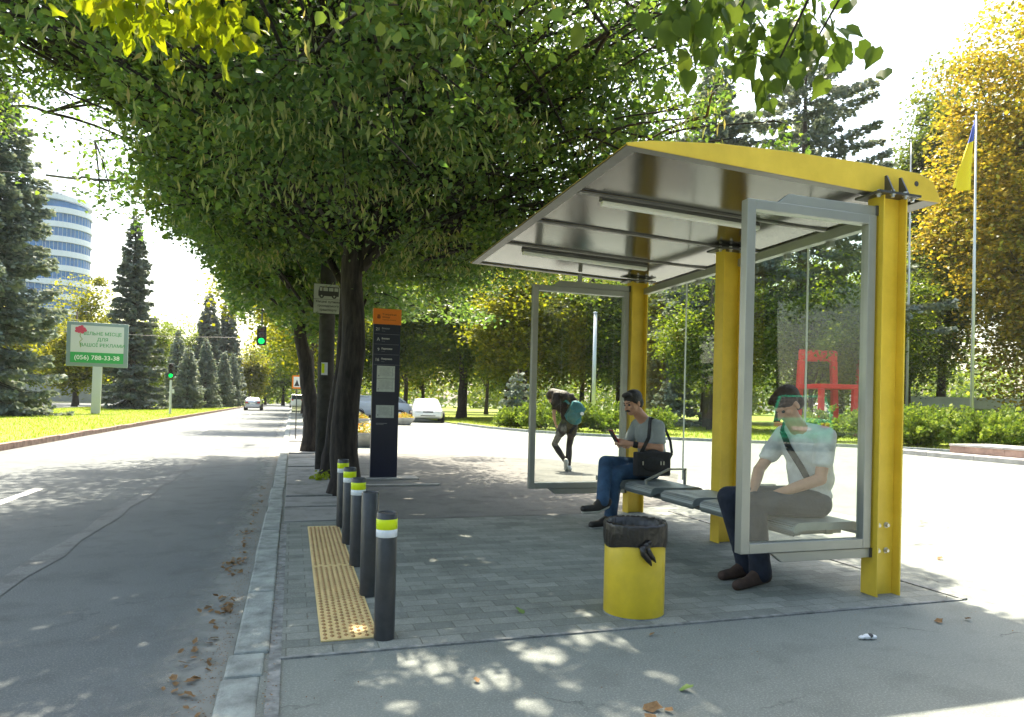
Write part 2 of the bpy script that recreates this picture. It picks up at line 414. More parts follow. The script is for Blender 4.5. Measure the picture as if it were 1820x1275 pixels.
M['blades'] = leaf_mat("grass_blades", [(0.1, (0.15, 0.20, 0.02)), (0.5, (0.23, 0.28, 0.025)), (0.9, (0.32, 0.36, 0.06))], 0.4, (1.4, 1.5, 0.6), rough=0.6, clump=0.5)
M['dead_leaf'] = leaf_mat("dead_leaves", [(0.1, (0.08, 0.05, 0.03)), (0.5, (0.20, 0.12, 0.06)), (0.9, (0.36, 0.24, 0.12))], 0.15, (1.2, 1.1, 0.8), rough=0.7, clump=3)
M['green_leaf'] = principled("fallen_green_leaf", (0.14, 0.22, 0.05), 0.6, var=0.3, vscale=30)
M['skin'] = principled("skin", (0.50, 0.27, 0.18), 0.5, var=0.08, vscale=20)
M['jeans'] = principled("blue_denim", (0.035, 0.085, 0.17), 0.85, var=0.35, vscale=9, bump=0.5, bscale=60)
M['dark_jeans'] = principled("dark_denim", (0.012, 0.018, 0.035), 0.85, var=0.4, vscale=9, bump=0.5, bscale=50)
M['grey_shirt'] = principled("grey_cotton", (0.27, 0.30, 0.30), 0.9, var=0.12, vscale=8, bump=0.6, bscale=18)
M['pale_shirt'] = principled("pale_heather_cotton", (0.60, 0.61, 0.63), 0.9, var=0.15, vscale=12, bump=0.6, bscale=18)
M['hair'] = principled("dark_hair", (0.02, 0.017, 0.015), 0.55, var=0.3, vscale=50, bump=0.8, bscale=120)
M['hair_red'] = principled("reddish_brown_hair", (0.045, 0.022, 0.015), 0.6, var=0.3, vscale=50, bump=0.8, bscale=120)
M['hair_brown'] = principled("brown_hair", (0.018, 0.008, 0.005), 0.55, var=0.4, vscale=30, bump=0.8, bscale=90)
M['shoe'] = principled("black_shoe_leather", (0.025, 0.022, 0.02), 0.5, var=0.3, vscale=20)
M['shoe_brown'] = principled("brown_suede", (0.055, 0.032, 0.024), 0.85, var=0.3, vscale=20)
M['shoe_white'] = principled("white_shoe_leather", (0.55, 0.55, 0.52), 0.5)
M['teal'] = principled("teal_nylon", (0.015, 0.13, 0.15), 0.6, var=0.3, vscale=12, bump=0.6, bscale=20)
M['tights'] = principled("dark_tights", (0.035, 0.025, 0.022), 0.7)
M['pink'] = principled("dark_rust_top_fabric", (0.03, 0.012, 0.01), 0.8, var=0.2, vscale=14)
M['phone'] = principled("red_phone_case", (0.30, 0.015, 0.02), 0.35)
M['carwhite'] = principled("white_car_paint", (0.75, 0.75, 0.73), 0.25, coat=1.0)
M['carsilver'] = principled("silver_car_paint", (0.55, 0.56, 0.62), 0.25, metal=0.6, coat=1.0)
M['carpale'] = principled("pale_blue_grey_car_paint", (0.50, 0.54, 0.60), 0.3, coat=0.8)
M['cargreen'] = principled("green_car_paint", (0.0, 0.42, 0.22), 0.25, coat=1.0)
M['cardark'] = principled("dark_car_paint", (0.03, 0.03, 0.035), 0.25, coat=1.0)
M['car_glass'] = principled("car_window_glass", (0.03, 0.04, 0.045), 0.04, spec=0.9)
M['headlamp'] = principled("headlamp_glass", (0.7, 0.7, 0.68), 0.1, spec=0.8)
M['amber'] = principled("amber_lens", (0.8, 0.25, 0.03), 0.2)
M['taillamp'] = principled("red_lamp_lens", (0.5, 0.02, 0.02), 0.2)
M['red_paint'] = principled("red_paint", (0.80, 0.012, 0.02), 0.4, var=0.1, vscale=3)
M['tower_white'] = principled("white_spandrel", (0.62, 0.66, 0.70), 0.5)
M['tower_glass'] = principled("blue_window_glass", (0.02, 0.13, 0.33), 0.25, metal=0.0, spec=0.5, var=0.25, vscale=0.4)
M['tower_mullion'] = principled("window_mullion", (0.30, 0.38, 0.48), 0.5)
M['flag_blue'] = principled("blue_flag_cloth", (0.06, 0.10, 0.38), 0.8)
M['flag_yellow'] = principled("yellow_flag_cloth", (0.80, 0.62, 0.01), 0.8)
M['pole_white'] = principled("pale_pole_paint", (0.55, 0.58, 0.60), 0.35, metal=0.3)
M['board_frame'] = principled("billboard_frame_grey", (0.20, 0.27, 0.27), 0.5)
M['board_white'] = principled("billboard_white", (0.58, 0.60, 0.58), 0.6)
M['board_green'] = principled("billboard_green", (0.03, 0.34, 0.08), 0.6)
M['rose'] = principled("rose_print", (0.55, 0.05, 0.10), 0.6)
M['lens_green'] = principled("green_signal_lens", (0.0, 0.5, 0.1), 0.3, emit=(0.0, 1.0, 0.10), estr=0.6)
M['lens_off'] = principled("unlit_signal_lens", (0.04, 0.02, 0.02), 0.3)
M['flowers'] = leaf_mat("orange_yellow_flowers", [(0.1, (0.12, 0.22, 0.03)), (0.45, (0.30, 0.32, 0.04)), (0.75, (0.55, 0.28, 0.03)), (0.95, (0.65, 0.14, 0.03))], 0.3, (1.2, 1.2, 0.8), clump=6)
M['wall_white'] = principled("whitewashed_wall", (0.62, 0.66, 0.70), 0.8, var=0.08, vscale=1)
M['wall_grey'] = principled("grey_render", (0.30, 0.31, 0.31), 0.85, var=0.12, vscale=1)
M['sign_white'] = principled("sign_white", (0.45, 0.48, 0.42), 0.6, var=0.1, vscale=8)
M['pole_conc'] = principled("concrete_pole", (0.045, 0.043, 0.038), 0.9, var=0.4, vscale=5, bump=0.5, bscale=30)

def text(name, s, size, loc, mat, parent, rot=(math.pi/2, 0, 0), align='LEFT', ext=0.001, bold=0.0):
    cu = bpy.data.curves.new(name, 'FONT'); cu.body = s; cu.size = size; cu.align_x = align; cu.extrude = ext
    cu.offset = bold
    cu.resolution_u = 3
    cu.materials.append(mat)
    o = bpy.data.objects.new(name, cu); COL.objects.link(o)
    me = bpy.data.meshes.new_from_object(o.evaluated_get(bpy.context.evaluated_depsgraph_get()))
    bpy.data.objects.remove(o); bpy.data.curves.remove(cu); me.name = name
    o = bpy.data.objects.new(name, me); COL.objects.link(o); o.parent = parent; o.location = loc; o.rotation_euler = rot
    return o

# ================================================================== THE SETTING
rng = np.random.default_rng(7)
random.seed(7)
def struct(name, mb, mat, **k):
    return tag(mb.build(name, mat, None, **k), kind='structure')

def grid_sheet(name, x0, x1, y0, y1, z, mat, wob=0.0, nx=2, ny=2):
    xs = np.linspace(x0, x1, nx); ys = np.linspace(y0, y1, ny)
    X, Y = np.meshgrid(xs, ys); Z = np.full_like(X, z)
    if wob: Z = Z + wob * (np.sin(X*0.23+1.3)*np.cos(Y*0.11) + 0.5*np.sin(X*0.6+Y*0.31))
    V = np.stack([X.ravel(), Y.ravel(), Z.ravel()], 1)
    i = np.arange((nx-1)*(ny-1)); r = i//(nx-1)*nx + i % (nx-1)
    F = np.stack([r, r+1, r+1+nx, r+nx], 1)
    return tag(np_mesh(name, V, F, mat), kind='structure')

grid_sheet("ground", -700, 900, -500, 1200, -0.14, M['soil'])
grid_sheet("road", -5.6, -0.24, -60, 420, -0.055, M['road'])
grid_sheet("far_carriageway", -24.0, -16.2, -60, 420, 0.012, M['road'])
grid_sheet("median_lawn", -16.2, -5.72, -60, 420, 0.035, M['lawn'], 0.02, 40, 300)
# plaza and pavement: one asphalt sheet whose far edge follows the lawn
edge = [(8.3, 60), (8.3, 34.8), (8.55, 30.0), (9.3, 26.6), (10.6, 23.9), (12.6, 21.7), (14.6, 20.1), (16.6, 18.6), (17.9, 17.2), (18.6, 15.9), (19.4, 13.4), (20.4, 10.2), (22, 6), (25, 0), (27, -25)]
mb = MB()
poly = [(-0.10, -25), (-0.10, 60)] + edge
mb.add([(x, y, 0.0) for x, y in poly], [tuple(range(len(poly)-1, -1, -1))])
plaza = struct("plaza", mb, M['asphalt'])
# lawn beyond the plaza
mb = MB()
lp = edge + [(120, -25), (200, 200), (8.3, 200)]
mb.add([(x, y, 0.045) for x, y in lp], [tuple(range(len(lp)))])
struct("park_lawn", mb, M['lawn'])
mb = MB()
for i in range(1, len(edge)-1):
    a = Vector((*edge[i], 0)); b = Vector((*edge[i+1], 0)); t = (b-a).normalized(); n = Vector((t.y, -t.x, 0))
    if n.dot(Vector((-1, -1, 0))) < 0: n = -n
    a2, b2 = a + t*0.01, b - t*0.01
    mb.hexa([a2 - n*0.05 + Vector((0,0,-.05)), b2 - n*0.05 + Vector((0,0,-.05)), b2 + n*0.10 + Vector((0,0,-.05)), a2 + n*0.10 + Vector((0,0,-.05)),
             a2 - n*0.05 + Vector((0,0,.10)), b2 - n*0.05 + Vector((0,0,.10)), b2 + n*0.10 + Vector((0,0,.10)), a2 + n*0.10 + Vector((0,0,.10))])
struct("lawn_kerb", mb, M['kerb'])
# block paving under the shelter
grid_sheet("block_paving", -0.02, 3.98, 3.19, 6.62, 0.005, M['paver'])
mb = MB(); mb.box(3.975, 4.02, 3.17, 6.64, -0.02, 0.012); mb.box(-0.03, 3.975, 3.165, 3.19, -0.02, 0.0085)
struct("paving_edging", mb, M['joint'])
mb = MB(); mb.box(-0.071, -0.02, 2.2, 6.62, -0.02, 0.007)
struct("stained_joint", mb, M['joint'])
# kerb stones
mb = MB()
y = -10.0
cuts = []
rk = random.Random(3)
while y < 120:
    L = 1.0
    if 2.4 < y < 3.25: L = 3.26 - y
    dx = rk.uniform(-.008, .008) + (-0.02 if y < 3.2 else 0)
    dz = rk.uniform(-.006, .006)
    mb.hexa([(-0.245+dx, y+.005, -.2), (-0.075+dx, y+.005, -.2), (-0.075+dx, y+L-.005, -.2), (-0.245+dx, y+L-.005, -.2),
             (-0.225+dx, y+.005, .012+dz), (-0.075+dx, y+.005, .012+dz), (-0.075+dx, y+L-.005, .012+dz), (-0.225+dx, y+L-.005, .012+dz)])
    y += L
struct("kerb", mb, M['kerb'], bevel=0.012)
mb = MB(); y = -20.0
while y < 200:
    dz = rk.uniform(-.01, .01)
    mb.box(-5.74, -5.60, y+.006, y+.994, -.2, .085+dz); y += 1.0
struct("median_kerb", mb, M['kerb_red'], bevel=0.012)
mb = MB(); mb.box(-16.3, -16.16, -60, 300, -.1, .10); mb.box(-24.1, -23.96, -60, 300, -.1, .10)
struct("far_kerb", mb, M['kerb'])
M['old'] = ground_mat("shade_toned_asphalt", (0.150, 0.150, 0.138), (0.10, 0.102, 0.095), (0.30, 0.30, 0.28), crack=.5, crack_scale=.7, stain=.5)
mb = MB(); mb.add([(x, y, .0035) for x, y in ((.53, 6.64), (3.2, 6.66), (4.4, 7.2), (6.4, 10.4), (5.2, 13.4), (3.2, 14.8), (.95, 15.2), (.9, 10.5), (.53, 10.0))], [tuple(range(9))])  # dark sheet cut to the tree shade's outline, deepening that shade by colour
struct("shade_toned_pavement", mb, M['old'])
# sandy dust lying in the gutter, and an old trench patch in the road
def dust_mat():
    m = principled("gutter_dust", (0.27, 0.28, 0.26), 0.95); t = m.node_tree; b = t.nodes["Principled BSDF"]; L = t.links.new
    tc = t.nodes.new("ShaderNodeTexCoord"); n = t.nodes.new("ShaderNodeTexNoise"); n.inputs["Scale"].default_value = 3.0; n.inputs["Detail"].default_value = 9; n.inputs["Roughness"].default_value = .7; L(tc.outputs["Object"], n.inputs["Vector"])
    sx = t.nodes.new("ShaderNodeSeparateXYZ"); L(tc.outputs["Object"], sx.inputs[0]); mr = t.nodes.new("ShaderNodeMapRange"); L(sx.outputs["X"], mr.inputs["Value"])
    mr.inputs["From Min"].default_value = -.80; mr.inputs["From Max"].default_value = -.28; mr.inputs["To Min"].default_value = -.38; mr.inputs["To Max"].default_value = .42
    ad = t.nodes.new("ShaderNodeMath"); L(mr.outputs[0], ad.inputs[0]); L(n.outputs["Fac"], ad.inputs[1])
    r = t.nodes.new("ShaderNodeMapRange"); L(ad.outputs[0], r.inputs["Value"]); r.inputs["From Min"].default_value = .42; r.inputs["From Max"].default_value = .85; r.inputs["To Max"].default_value = .85
    L(r.outputs[0], b.inputs["Alpha"]); return m
grid_sheet("gutter_dust", -.80, -.235, -5, 60, -.051, dust_mat())
M['patch'] = ground_mat("road_patch_asphalt", (0.19, 0.20, 0.195), (0.13, 0.14, 0.14), (0.32, 0.33, 0.32), fine=90, stain=.5, crack=.5, crack_scale=2.5)
mb = MB(); pv_ = []
for i in range(25): pv_.append((-1.75 + .03*math.sin(i*1.7), 4.0+.6*i))
pr_ = [(-1.60 + .03*math.sin(i*2.3+1), 4.0+.6*i) for i in range(25)]
mb.add([(x, y, -.051) for x, y in pv_] + [(x, y, -.051) for x, y in pr_], [(i, 25+i, 26+i, i+1) for i in range(24)])
struct("road_patch", mb, M['patch'])
# lane dashes
mb = MB()
for y in (-4.5, 2.2, 8.15, 17.2, 26.2, 35.2, 44.2, 53.2, 62.2):
    mb.add([(-3.05, y, -.051), (-2.93, y, -.051), (-2.93, y+1.75, -.051), (-3.05, y+1.75, -.051)], [(0, 1, 2, 3)])
struct("lane_marking", mb, M['white_paint'])
# worn pavement slabs by the kerb, lifted by the roots
mb = MB(); y = 6.66
while y < 30:
    L = rk.choice([0.62, 0.95, 1.2, 1.9]) if y > 8 else rk.choice([0.8, 0.5])
    t0, t1 = rk.uniform(0.008, .035), rk.uniform(0.008, .035)
    x1 = 0.52 if y < 10 else 0.95
    mb.hexa([(-.05, y+.02, -.05), (x1, y+.02, -.05), (x1, y+L-.02, -.05), (-.05, y+L-.02, -.05), (-.05, y+.02, t0), (x1, y+.02, t0+.004), (x1, y+L-.02, t1), (-.05, y+L-.02, t1)])
    y += L
struct("pavement_slabs", mb, M['slab'], bevel=0.008)
mb = MB(); mb.box(0.85, 1.95, 9.2, 9.28, -.02, .03); mb.box(0.85, 1.8, 9.95, 10.35, -.02, .028)
struct("pillar_footing", mb, M['concrete'], bevel=.006)

# ================================================================== SHELTER
PX0, PX1 = 3.475, 3.665
POSTY = (3.40, 5.05, 6.70)
sh = empty("bus_shelter", (3.57, 5.05, 0), 0, "yellow and grey metal bus shelter with glass sides on the block paving", "bus shelter")
OFF = Vector((-3.57, -5.05, 0))
def shp(name, mb, mat, parent=sh, **k):
    mb.v = [(x+OFF.x, y+OFF.y, z) for x, y, z in mb.v] if parent is sh else mb.v
    return mb.build(name, mat, parent, **k)
class SMB(MB): pass
for i, py in enumerate(POSTY):
    mb = MB(); h = 2.51
    prof = [(PX0, py-.062), (PX0+.011, py-.062), (PX0+.011, py-.005), (PX1-.011, py-.005), (PX1-.011, py-.062), (PX1, py-.062),
            (PX1, py+.062), (PX1-.011, py+.062), (PX1-.011, py+.005), (PX0+.011, py+.005), (PX0+.011, py+.062), (PX0, py+.062)]
    mb.prism(prof, 0.0, h, 'z')
    post = shp("post", mb, M['yellow'])
    mb = MB(); mb.box(PX0-.07, PX1+.07, py-.10, py+.10, h, h+.014)
    for fx in (PX0+.04, PX1-.035):
        mb.prism([(py-.10, h+.014), (py-.03, h+.014), (py-.03, h+.13), (py-.045, h+.13)], fx-.006, fx+.006, 'x') if i == 0 else None
    mb.v = [(x+OFF.x, y+OFF.y, z) for x, y, z in mb.v]
    mb.build("top_plate", M['dark_steel'], post)
    mb = MB()
    spots = [(PX0-.04, py-.06), (PX0+.045, py-.085), (PX1-.045, py-.085), (PX1+.04, py-.06)]
    for bx, by in spots: mb.lathe([(0, -.02), (.011, -.02), (.011, -.004), (.018, -.004), (.018, 0), (0, 0)], 8, (bx, by, h))
    for bx, by in spots: mb.lathe([(0, .014), (.012, .014), (.012, .026), (0, .028)], 8, (bx, by, h))
    mb.v = [(x+OFF.x, y+OFF.y, z) for x, y, z in mb.v]
    mb.build("plate_bolts", M['steel'], post)
    for bz in (0.28, 0.44):
        for bx in (PX0+.055, PX0+.125):
            mb = MB(); mb.lathe([(0, -.022), (.011, -.022), (.013, -.012), (.013, -.007), (.019, -.007), (.019, 0)], 10, (bx+OFF.x, py-.005+OFF.y, bz), 'y')
            mb.build("bolt", M['steel'], post, smooth=False)
# roof
top = [(1.715, 2.607), (1.86, 2.638), (2.32, 2.686), (2.8, 2.705), (3.39, 2.712), (3.81, 2.700), (3.93, 2.660), (4.005, 2.538)]
bot = [(1.73, 2.594)]
def botz(x): return 2.594 + (2.532-2.594)*(x-1.73)/(3.57-1.73) if x < 3.57 else 2.532
RY0, RY1 = 3.40, 6.86
mb = MB(); mb.prism([(x, z) for x, z in top[:1]+top[1:]] + [(4.0, 2.532), (3.57, 2.532), (1.725, 2.594)], RY0-.012, RY0, 'y')
roof = shp("roof", MB().box(1.76, 1.80, RY0+.002, RY1-.02, 2.598, 2.60), M['yellow'])
def rp(name, mb, mat, par=None, **k):
    mb.v = [(x+OFF.x, y+OFF.y, z) for x, y, z in mb.v]
    return mb.build(name, mat, par or roof, **k)
fas = rp("fascia", mb, M['yellow'], bevel=.003)
mb = MB(); mb.prism([(x, z) for x, z in top] + [(4.0, 2.532), (3.57, 2.532), (1.725, 2.594)], RY1-.012, RY1, 'y')
rp("fascia", mb, M['yellow'], bevel=.003)
mb = MB(); mb.lathe([(0, -.014), (.017, -.014), (.017, .0)], 14, (3.79, RY0, 2.63), 'y')
rp("drain_hole", mb, M['ink'])
mb = MB(); N = len(top)
vs = [(x, RY0, z-.006) for x, z in top] + [(x, RY1-.012, z-.006) for x, z in top]
mb.add(vs, [(i, i+1, N+i+1, N+i) for i in range(N-1)])
rp("roof_sheet", mb, M['yellow'], smooth=True)
# underside: soffit sheets, frame, cross bars
ys_b = (RY0+.0, 4.25, 5.05, 5.85, 6.80)
for a, b in zip(ys_b[:-1], ys_b[1:]):
    mb = MB()
    z0, z1 = botz(1.78)+.012, botz(3.92)+.012
    sag = rk.uniform(.003, .008)
    n = 9; vs = []; fs = []
    for j in range(n):
        x = 1.78 + (3.92-1.78)*j/(n-1)
        for k in range(5):
            yy = a + .02 + (b-a-.04)*k/4
            vs.append((x, yy, botz(x)+.012 - sag*math.sin(math.pi*j/(n-1))*math.sin(math.pi*k/4)))
    for j in range(n-1):
        for k in range(4): fs.append((j*5+k, j*5+k+1, (j+1)*5+k+1, (j+1)*5+k))
    mb.add(vs, fs); rp("soffit_sheet", mb, M['galv'], smooth=True)
def slopebar(x0, x1, y0, y1, t0, t1):
    return MB().hexa([(x0, y0, botz(x0)+t0), (x1, y0, botz(x1)+t0), (x1, y1, botz(x1)+t0), (x0, y1, botz(x0)+t0),
                      (x0, y0, botz(x0)+t1), (x1, y0, botz(x1)+t1), (x1, y1, botz(x1)+t1), (x0, y1, botz(x0)+t1)])
rp("soffit_frame", slopebar(1.725, 1.80, RY0, RY1-.012, -.001, .010), M['galv_frame'])
rp("soffit_frame", slopebar(3.86, 3.995, RY0, RY1-.012, -.001, .010), M['galv_frame'])
rp("soffit_frame", slopebar(1.80, 3.57, RY0, RY0+.06, -.001, .010), M['galv_frame'])
rp("soffit_frame", slopebar(1.80, 3.57, RY1-.07, RY1-.012, -.001, .010), M['galv_frame'])
rp("roof_slot", slopebar(3.775, 3.80, RY0+.12, RY0+.55, -.003, .0), M['ink'])
for yb in ys_b[1:-1]:
    rp("cross_bar", slopebar(1.80, 3.86, yb-.018, yb+.012, -.006, .009), M['galv_frame'])
    rp("cross_bar", slopebar(1.80, 3.86, yb+.013, yb+.022, -.004, .009), M['dark_steel'])
for yl in (4.32, 6.02):
    lb = rp("light_fitting", slopebar(2.0, 3.30, yl-.022, yl+.03, -.012, .008), M['galv_frame'])
    rp("light_tube", slopebar(2.003, 3.297, yl-.028, yl+.022, -.045, -.013), M['white_plastic'], par=lb, bevel=.008)
# rear rail and rear glass
mb = MB(); mb.box(PX1-.06, PX1+.005, RY0+.066, POSTY[1]-.066, 2.375, 2.44); mb.box(PX1-.06, PX1+.005, POSTY[1]+.066, POSTY[2]-.066, 2.375, 2.44)
shp("rear_rail", mb, M['alu'], bevel=.004)
for a, b in ((3.35, 4.222), (4.232, 5.05), (5.06, 5.895), (5.905, 6.76)):
    mb = MB(); mb.box(PX1+.014, PX1+.024, a, b, 0.44, 2.40)
    shp("rear_glass", mb, M['rear_glass'])
mb = MB()
for yy in (4.0, 4.45, 5.68, 6.12):
    for zz in (2.36,):
        mb.box(PX1-.01, PX1+.034, yy-.02, yy+.02, zz-.02, zz+.03)
shp("glass_clamps", mb, M['alu'], bevel=.003)
for yj in (4.227, 5.9):
    mb = MB(); mb.box(PX1+.013, PX1+.025, yj-.0045, yj+.0045, .44, 2.40); shp("bright_glass_edge", mb, M['white_plastic'])  # pale strips painting in the light caught by the glass edges
# side panels
def side_panel(py, x0=2.50, x1=3.455, z0=.305, z1=2.385):
    f = 0.06
    fr = MB()
    fr.box(x0, x0+f, py-.03, py+.03, z0, z1); fr.box(x1-f, x1, py-.03, py+.03, z0, z1)
    fr.box(x0+f, x1-f, py-.03, py+.03, z0, z0+f); fr.box(x0+f, x1-f, py-.03, py+.03, z1-f, z1)
    fr = shp("side_frame", fr, M['alu'], bevel=.004)
    g = MB(); g.box(x0+f-.01, x1-f+.01, py-.004, py+.004, z0+f-.01, z1-f+.01); rp("side_glass", g, M['glass'], par=fr)
    for zz, s in ((z1, 1), (z0, -1)):
        a = MB(); a.prism([(x0+.22, zz + s*.003), (x1+.02, zz+s*.003), (x1+.02, zz+s*.062), (x0+.30, zz+s*.062)], py-.018, py+.018, 'y')
        rp("bracket_arm", a, M['alu'], par=fr, bevel=.003)
        c = MB(); c.box(x1+.001, x1+.03, py-.024, py+.024, zz+(s*.062 if s < 0 else .002), zz+(-.002 if s < 0 else .066))
        rp("bracket_clamp", c, M['dark_steel'], par=fr, bevel=.002)
side_panel(3.40)
side_panel(6.70, 2.35, 3.455, .275, 2.40)
mb = MB(); mb.box(2.86, 2.90, 6.69, 6.71, 2.462, 2.556); shp("hanger", mb, M['alu'])

# ================================================================== BENCH
bench = empty("bench", (3.25, 4.85, 0), 0, "long grey perforated steel bench bolted to the yellow posts", "bench")
def bp_(name, mb, mat, par=bench, **k):
    mb.v = [(x-3.25, y-4.85, z) for x, y, z in mb.v]; return mb.build(name, mat, par, **k)
mb = MB(); mb.box(3.08, 3.14, 3.62, 6.25, .345, .40); mb.box(3.34, 3.40, 3.62, 6.25, .345, .40)
bp_("rail", mb, M['bench'], bevel=.004)
for py in POSTY:
    mb = MB(); mb.box(3.142, 3.472, py+.02, py+.05, .35, .40) if py > 3.5 else mb.box(3.142, 3.472, 3.63, 3.66, .35, .40)
    bp_("support_arm", mb, M['bench'])
def seat_mat():
    m = principled("perforated_seat_steel", (0.24, 0.27, 0.27), 0.4, metal=0.4)
    t = m.node_tree; b = t.nodes["Principled BSDF"]; tc = t.nodes.new("ShaderNodeTexCoord")
    vo = t.nodes.new("ShaderNodeTexVoronoi"); vo.inputs["Scale"].default_value = 75; vo.inputs["Randomness"].default_value = 0.0
    t.links.new(tc.outputs["Object"], vo.inputs["Vector"])
    r = t.nodes.new("ShaderNodeValToRGB"); r.color_ramp.elements[0].position = .30; r.color_ramp.elements[1].position = .42
    r.color_ramp.elements[0].color = (.05, .06, .06, 1); r.color_ramp.elements[1].color = (.25, .285, .285, 1)
    t.links.new(vo.outputs["Distance"], r.inputs["Fac"]); t.links.new(r.outputs["Color"], b.inputs["Base Color"]); return m
M['seat'] = seat_mat()
seat_spans = [(5.83, 6.31), (5.27, 5.75), (4.62, 5.10), (4.04, 4.52), (3.50, 3.98)]
sp = [(2.985, .375), (2.975, .40), (2.985, .43), (3.015, .448), (3.10, .452), (3.25, .445), (3.38, .447), (3.45, .448), (3.49, .435), (3.505, .405), (3.50, .375)]
for a, b in seat_spans:
    mb = MB()
    inner = [(x*0.985+3.24*0.015, z-.012) for x, z in sp]
    mb.prism(sp + inner[::-1], a, b, 'y')
    st = bp_("seat", mb, M['seat'], smooth=False)
    for yy in (a-.004, b-.006):
        mb = MB(); mb.prism([(x, z+.002) for x, z in sp] + [(3.44, .40), (3.05, .40)], yy, yy+.010, 'y')
        mb.v = [(x-3.25, y-4.85, z) for x, y, z in mb.v]
        mb.build("end_cheek", M['bench'], st, bevel=.002)
for ya in (5.52, 4.30, 5.0):
    if ya == 5.0: continue
    mb = MB()
    pts = [(3.07, .45), (3.07, .485), (3.30, .585), (3.47, .585), (3.47, .45)]
    for (x0, z0), (x1, z1) in zip(pts[:-1], pts[1:]):
        d = Vector((x1-x0, 0, z1-z0)).normalized(); n = Vector((-d.z, 0, d.x))*.007
        e = d*.006
        q = [(x0+n.x-e.x, ya-.016, z0+n.z-e.z), (x1+n.x+e.x, ya-.016, z1+n.z+e.z), (x1+n.x+e.x, ya+.016, z1+n.z+e.z), (x0+n.x-e.x, ya+.016, z0+n.z-e.z),
             (x0-n.x-e.x, ya-.016, z0-n.z-e.z), (x1-n.x+e.x, ya-.016, z1-n.z+e.z), (x1-n.x+e.x, ya+.016, z1-n.z+e.z), (x0-n.x-e.x, ya+.016, z0-n.z-e.z)]
        mb.hexa(q)
    bp_("armrest", mb, M['alu'])

# ================================================================== BOLLARDS
def bollard(y, banded, label):
    r = 0.050; H = .612
    b = empty("bollard", (0.449, y, 0), 0, label, "bollard", "row of bollards beside the tactile strip")
    mb = MB(); mb.lathe([(r, -.02), (r, H-.006), (r-.004, H), (r-.006, H+.001), (r-.008, H-.006), (0, H-.008)], 32)
    p = mb.build("post", M['bollard'], b, smooth=True)
    p.modifiers.new("es", 'EDGE_SPLIT').split_angle = R(35)
    if banded:
        mb = MB(); mb.lathe([(r+.0004, H-.079), (r+.0012, H-.078), (r+.0012, H-.031), (r+.0004, H-.030)], 32); mb.build("yellow_band", M['tape_y'], b, smooth=True)
        mb = MB(); mb.lathe([(r+.0004, H-.116), (r+.0010, H-.115), (r+.0010, H-.0795), (r+.0004, H-.0791)], 32); mb.build("white_band", M['tape_w'], b, smooth=True)
    return b
bollard(3.328, True, "charcoal bollard with yellow and white band, nearest the camera")
bollard(4.078, False, "plain charcoal bollard without any coloured band")
bollard(4.827, True, "banded charcoal bollard directly behind the plain unbanded one")
bollard(5.577, True, "banded charcoal bollard, second from the tree end of the row")
bollard(6.327, True, "banded charcoal bollard nearest the tree trunk, farthest in the row")

# ================================================================== TACTILE STRIP
def tactile(y0, y1, label):
    mb = MB(); x0, x1 = 0.155, 0.425
    mb.box(x0, x1, y0, y1, .006, .012)
    m = mb.build("tactile_mat", M['tactile']); mb = MB()
    nx = 8; px = (x1-x0-.012)/nx; ny = int((y1-y0-.02)/.052)
    for j in range(ny):
        for i in range(nx):
            cx, cy = x0+.006+px*(i+.5), y0+.03+.052*j+(.026 if i % 2 else 0)
            if cy > y1-.015: continue
            a, c_, b_ = .0115, .017, .7
            mb.hexa([(cx-a, cy, .0118), (cx, cy-c_, .0118), (cx+a, cy, .0118), (cx, cy+c_, .0118), (cx-a*b_, cy, .018), (cx, cy-c_*b_, .018), (cx+a*b_, cy, .018), (cx, cy+c_*b_, .018)])
    mb.build("studs", M['studs'], m)
    return tag(m, label, "tactile paving", "tan tactile mats along the kerb")
tactile(3.335, 4.835, "near tan studded tactile mat with the sunlit end")
tactile(4.842, 6.36, "far tan studded tactile mat beside the farther bollards")

# ================================================================== LITTER BIN
BX, BY, BR = 1.845, 3.43, 0.168
bin_ = empty("litter_bin", (BX, BY, 0), 0, "yellow cylindrical litter bin lined with a knotted black bag", "litter bin")
mb = MB(); mb.lathe([(BR-.002, 0.0), (BR, .006), (BR, .50), (BR-.004, .505), (BR-.006, .50), (BR-.006, .02), (0, .02)], 48)
mb.build("body", M['bin_yellow'], bin_, smooth=True)
MB().box(.1005, .103, -.1345, -.1335, .02, .38).build("seam", M['bin_yellow'], bin_)
MB().lathe([(BR+.001, .0), (BR+.004, .003), (BR+.001, .012)], 40).build("dirty_foot", M['joint'], bin_)
# bag: pleated skirt over the rim and down inside
n = 160; vs = []; fs = []
def fold(a): return 0.5*math.sin(a*17+2*math.sin(a*3)) + 0.35*math.sin(a*41+1.3*math.sin(a*5)) + .25*math.sin(a*67+1)
knot_a = R(-101)
for k in range(n):
    a = 2*math.pi*k/n
    d = abs((a-knot_a+math.pi) % (2*math.pi) - math.pi)
    pull = math.exp(-(d/0.55)**2)
    zb = .382 + .006*math.sin(a*5+1) + .020*pull
    ring = [(BR+.004+.0015*fold(a*1.1), zb), (BR+.007+.003*fold(a), zb+.03), (BR+.006+.004*fold(a+.2*pull), .45), (BR+.007+.003*fold(a+.3), .50), (BR+.002, .515+.004*fold(a*1.7)),
            (BR-.014+.003*fold(a*2), .507), (BR-.022+.008*fold(a*1.4), .45), (BR-.035+.012*fold(a*1.2), .30), (BR-.06, .12)]
    for r, z in ring: vs.append((r*math.cos(a), r*math.sin(a), z))
m_ = 9
for k in range(n):
    k2 = (k+1) % n
    for j in range(m_-1): fs.append((k*m_+j, k2*m_+j, k2*m_+j+1, k*m_+j+1))
bag = MB().add(vs, fs).build("bin_liner", M['black_film'], bin_, smooth=True)
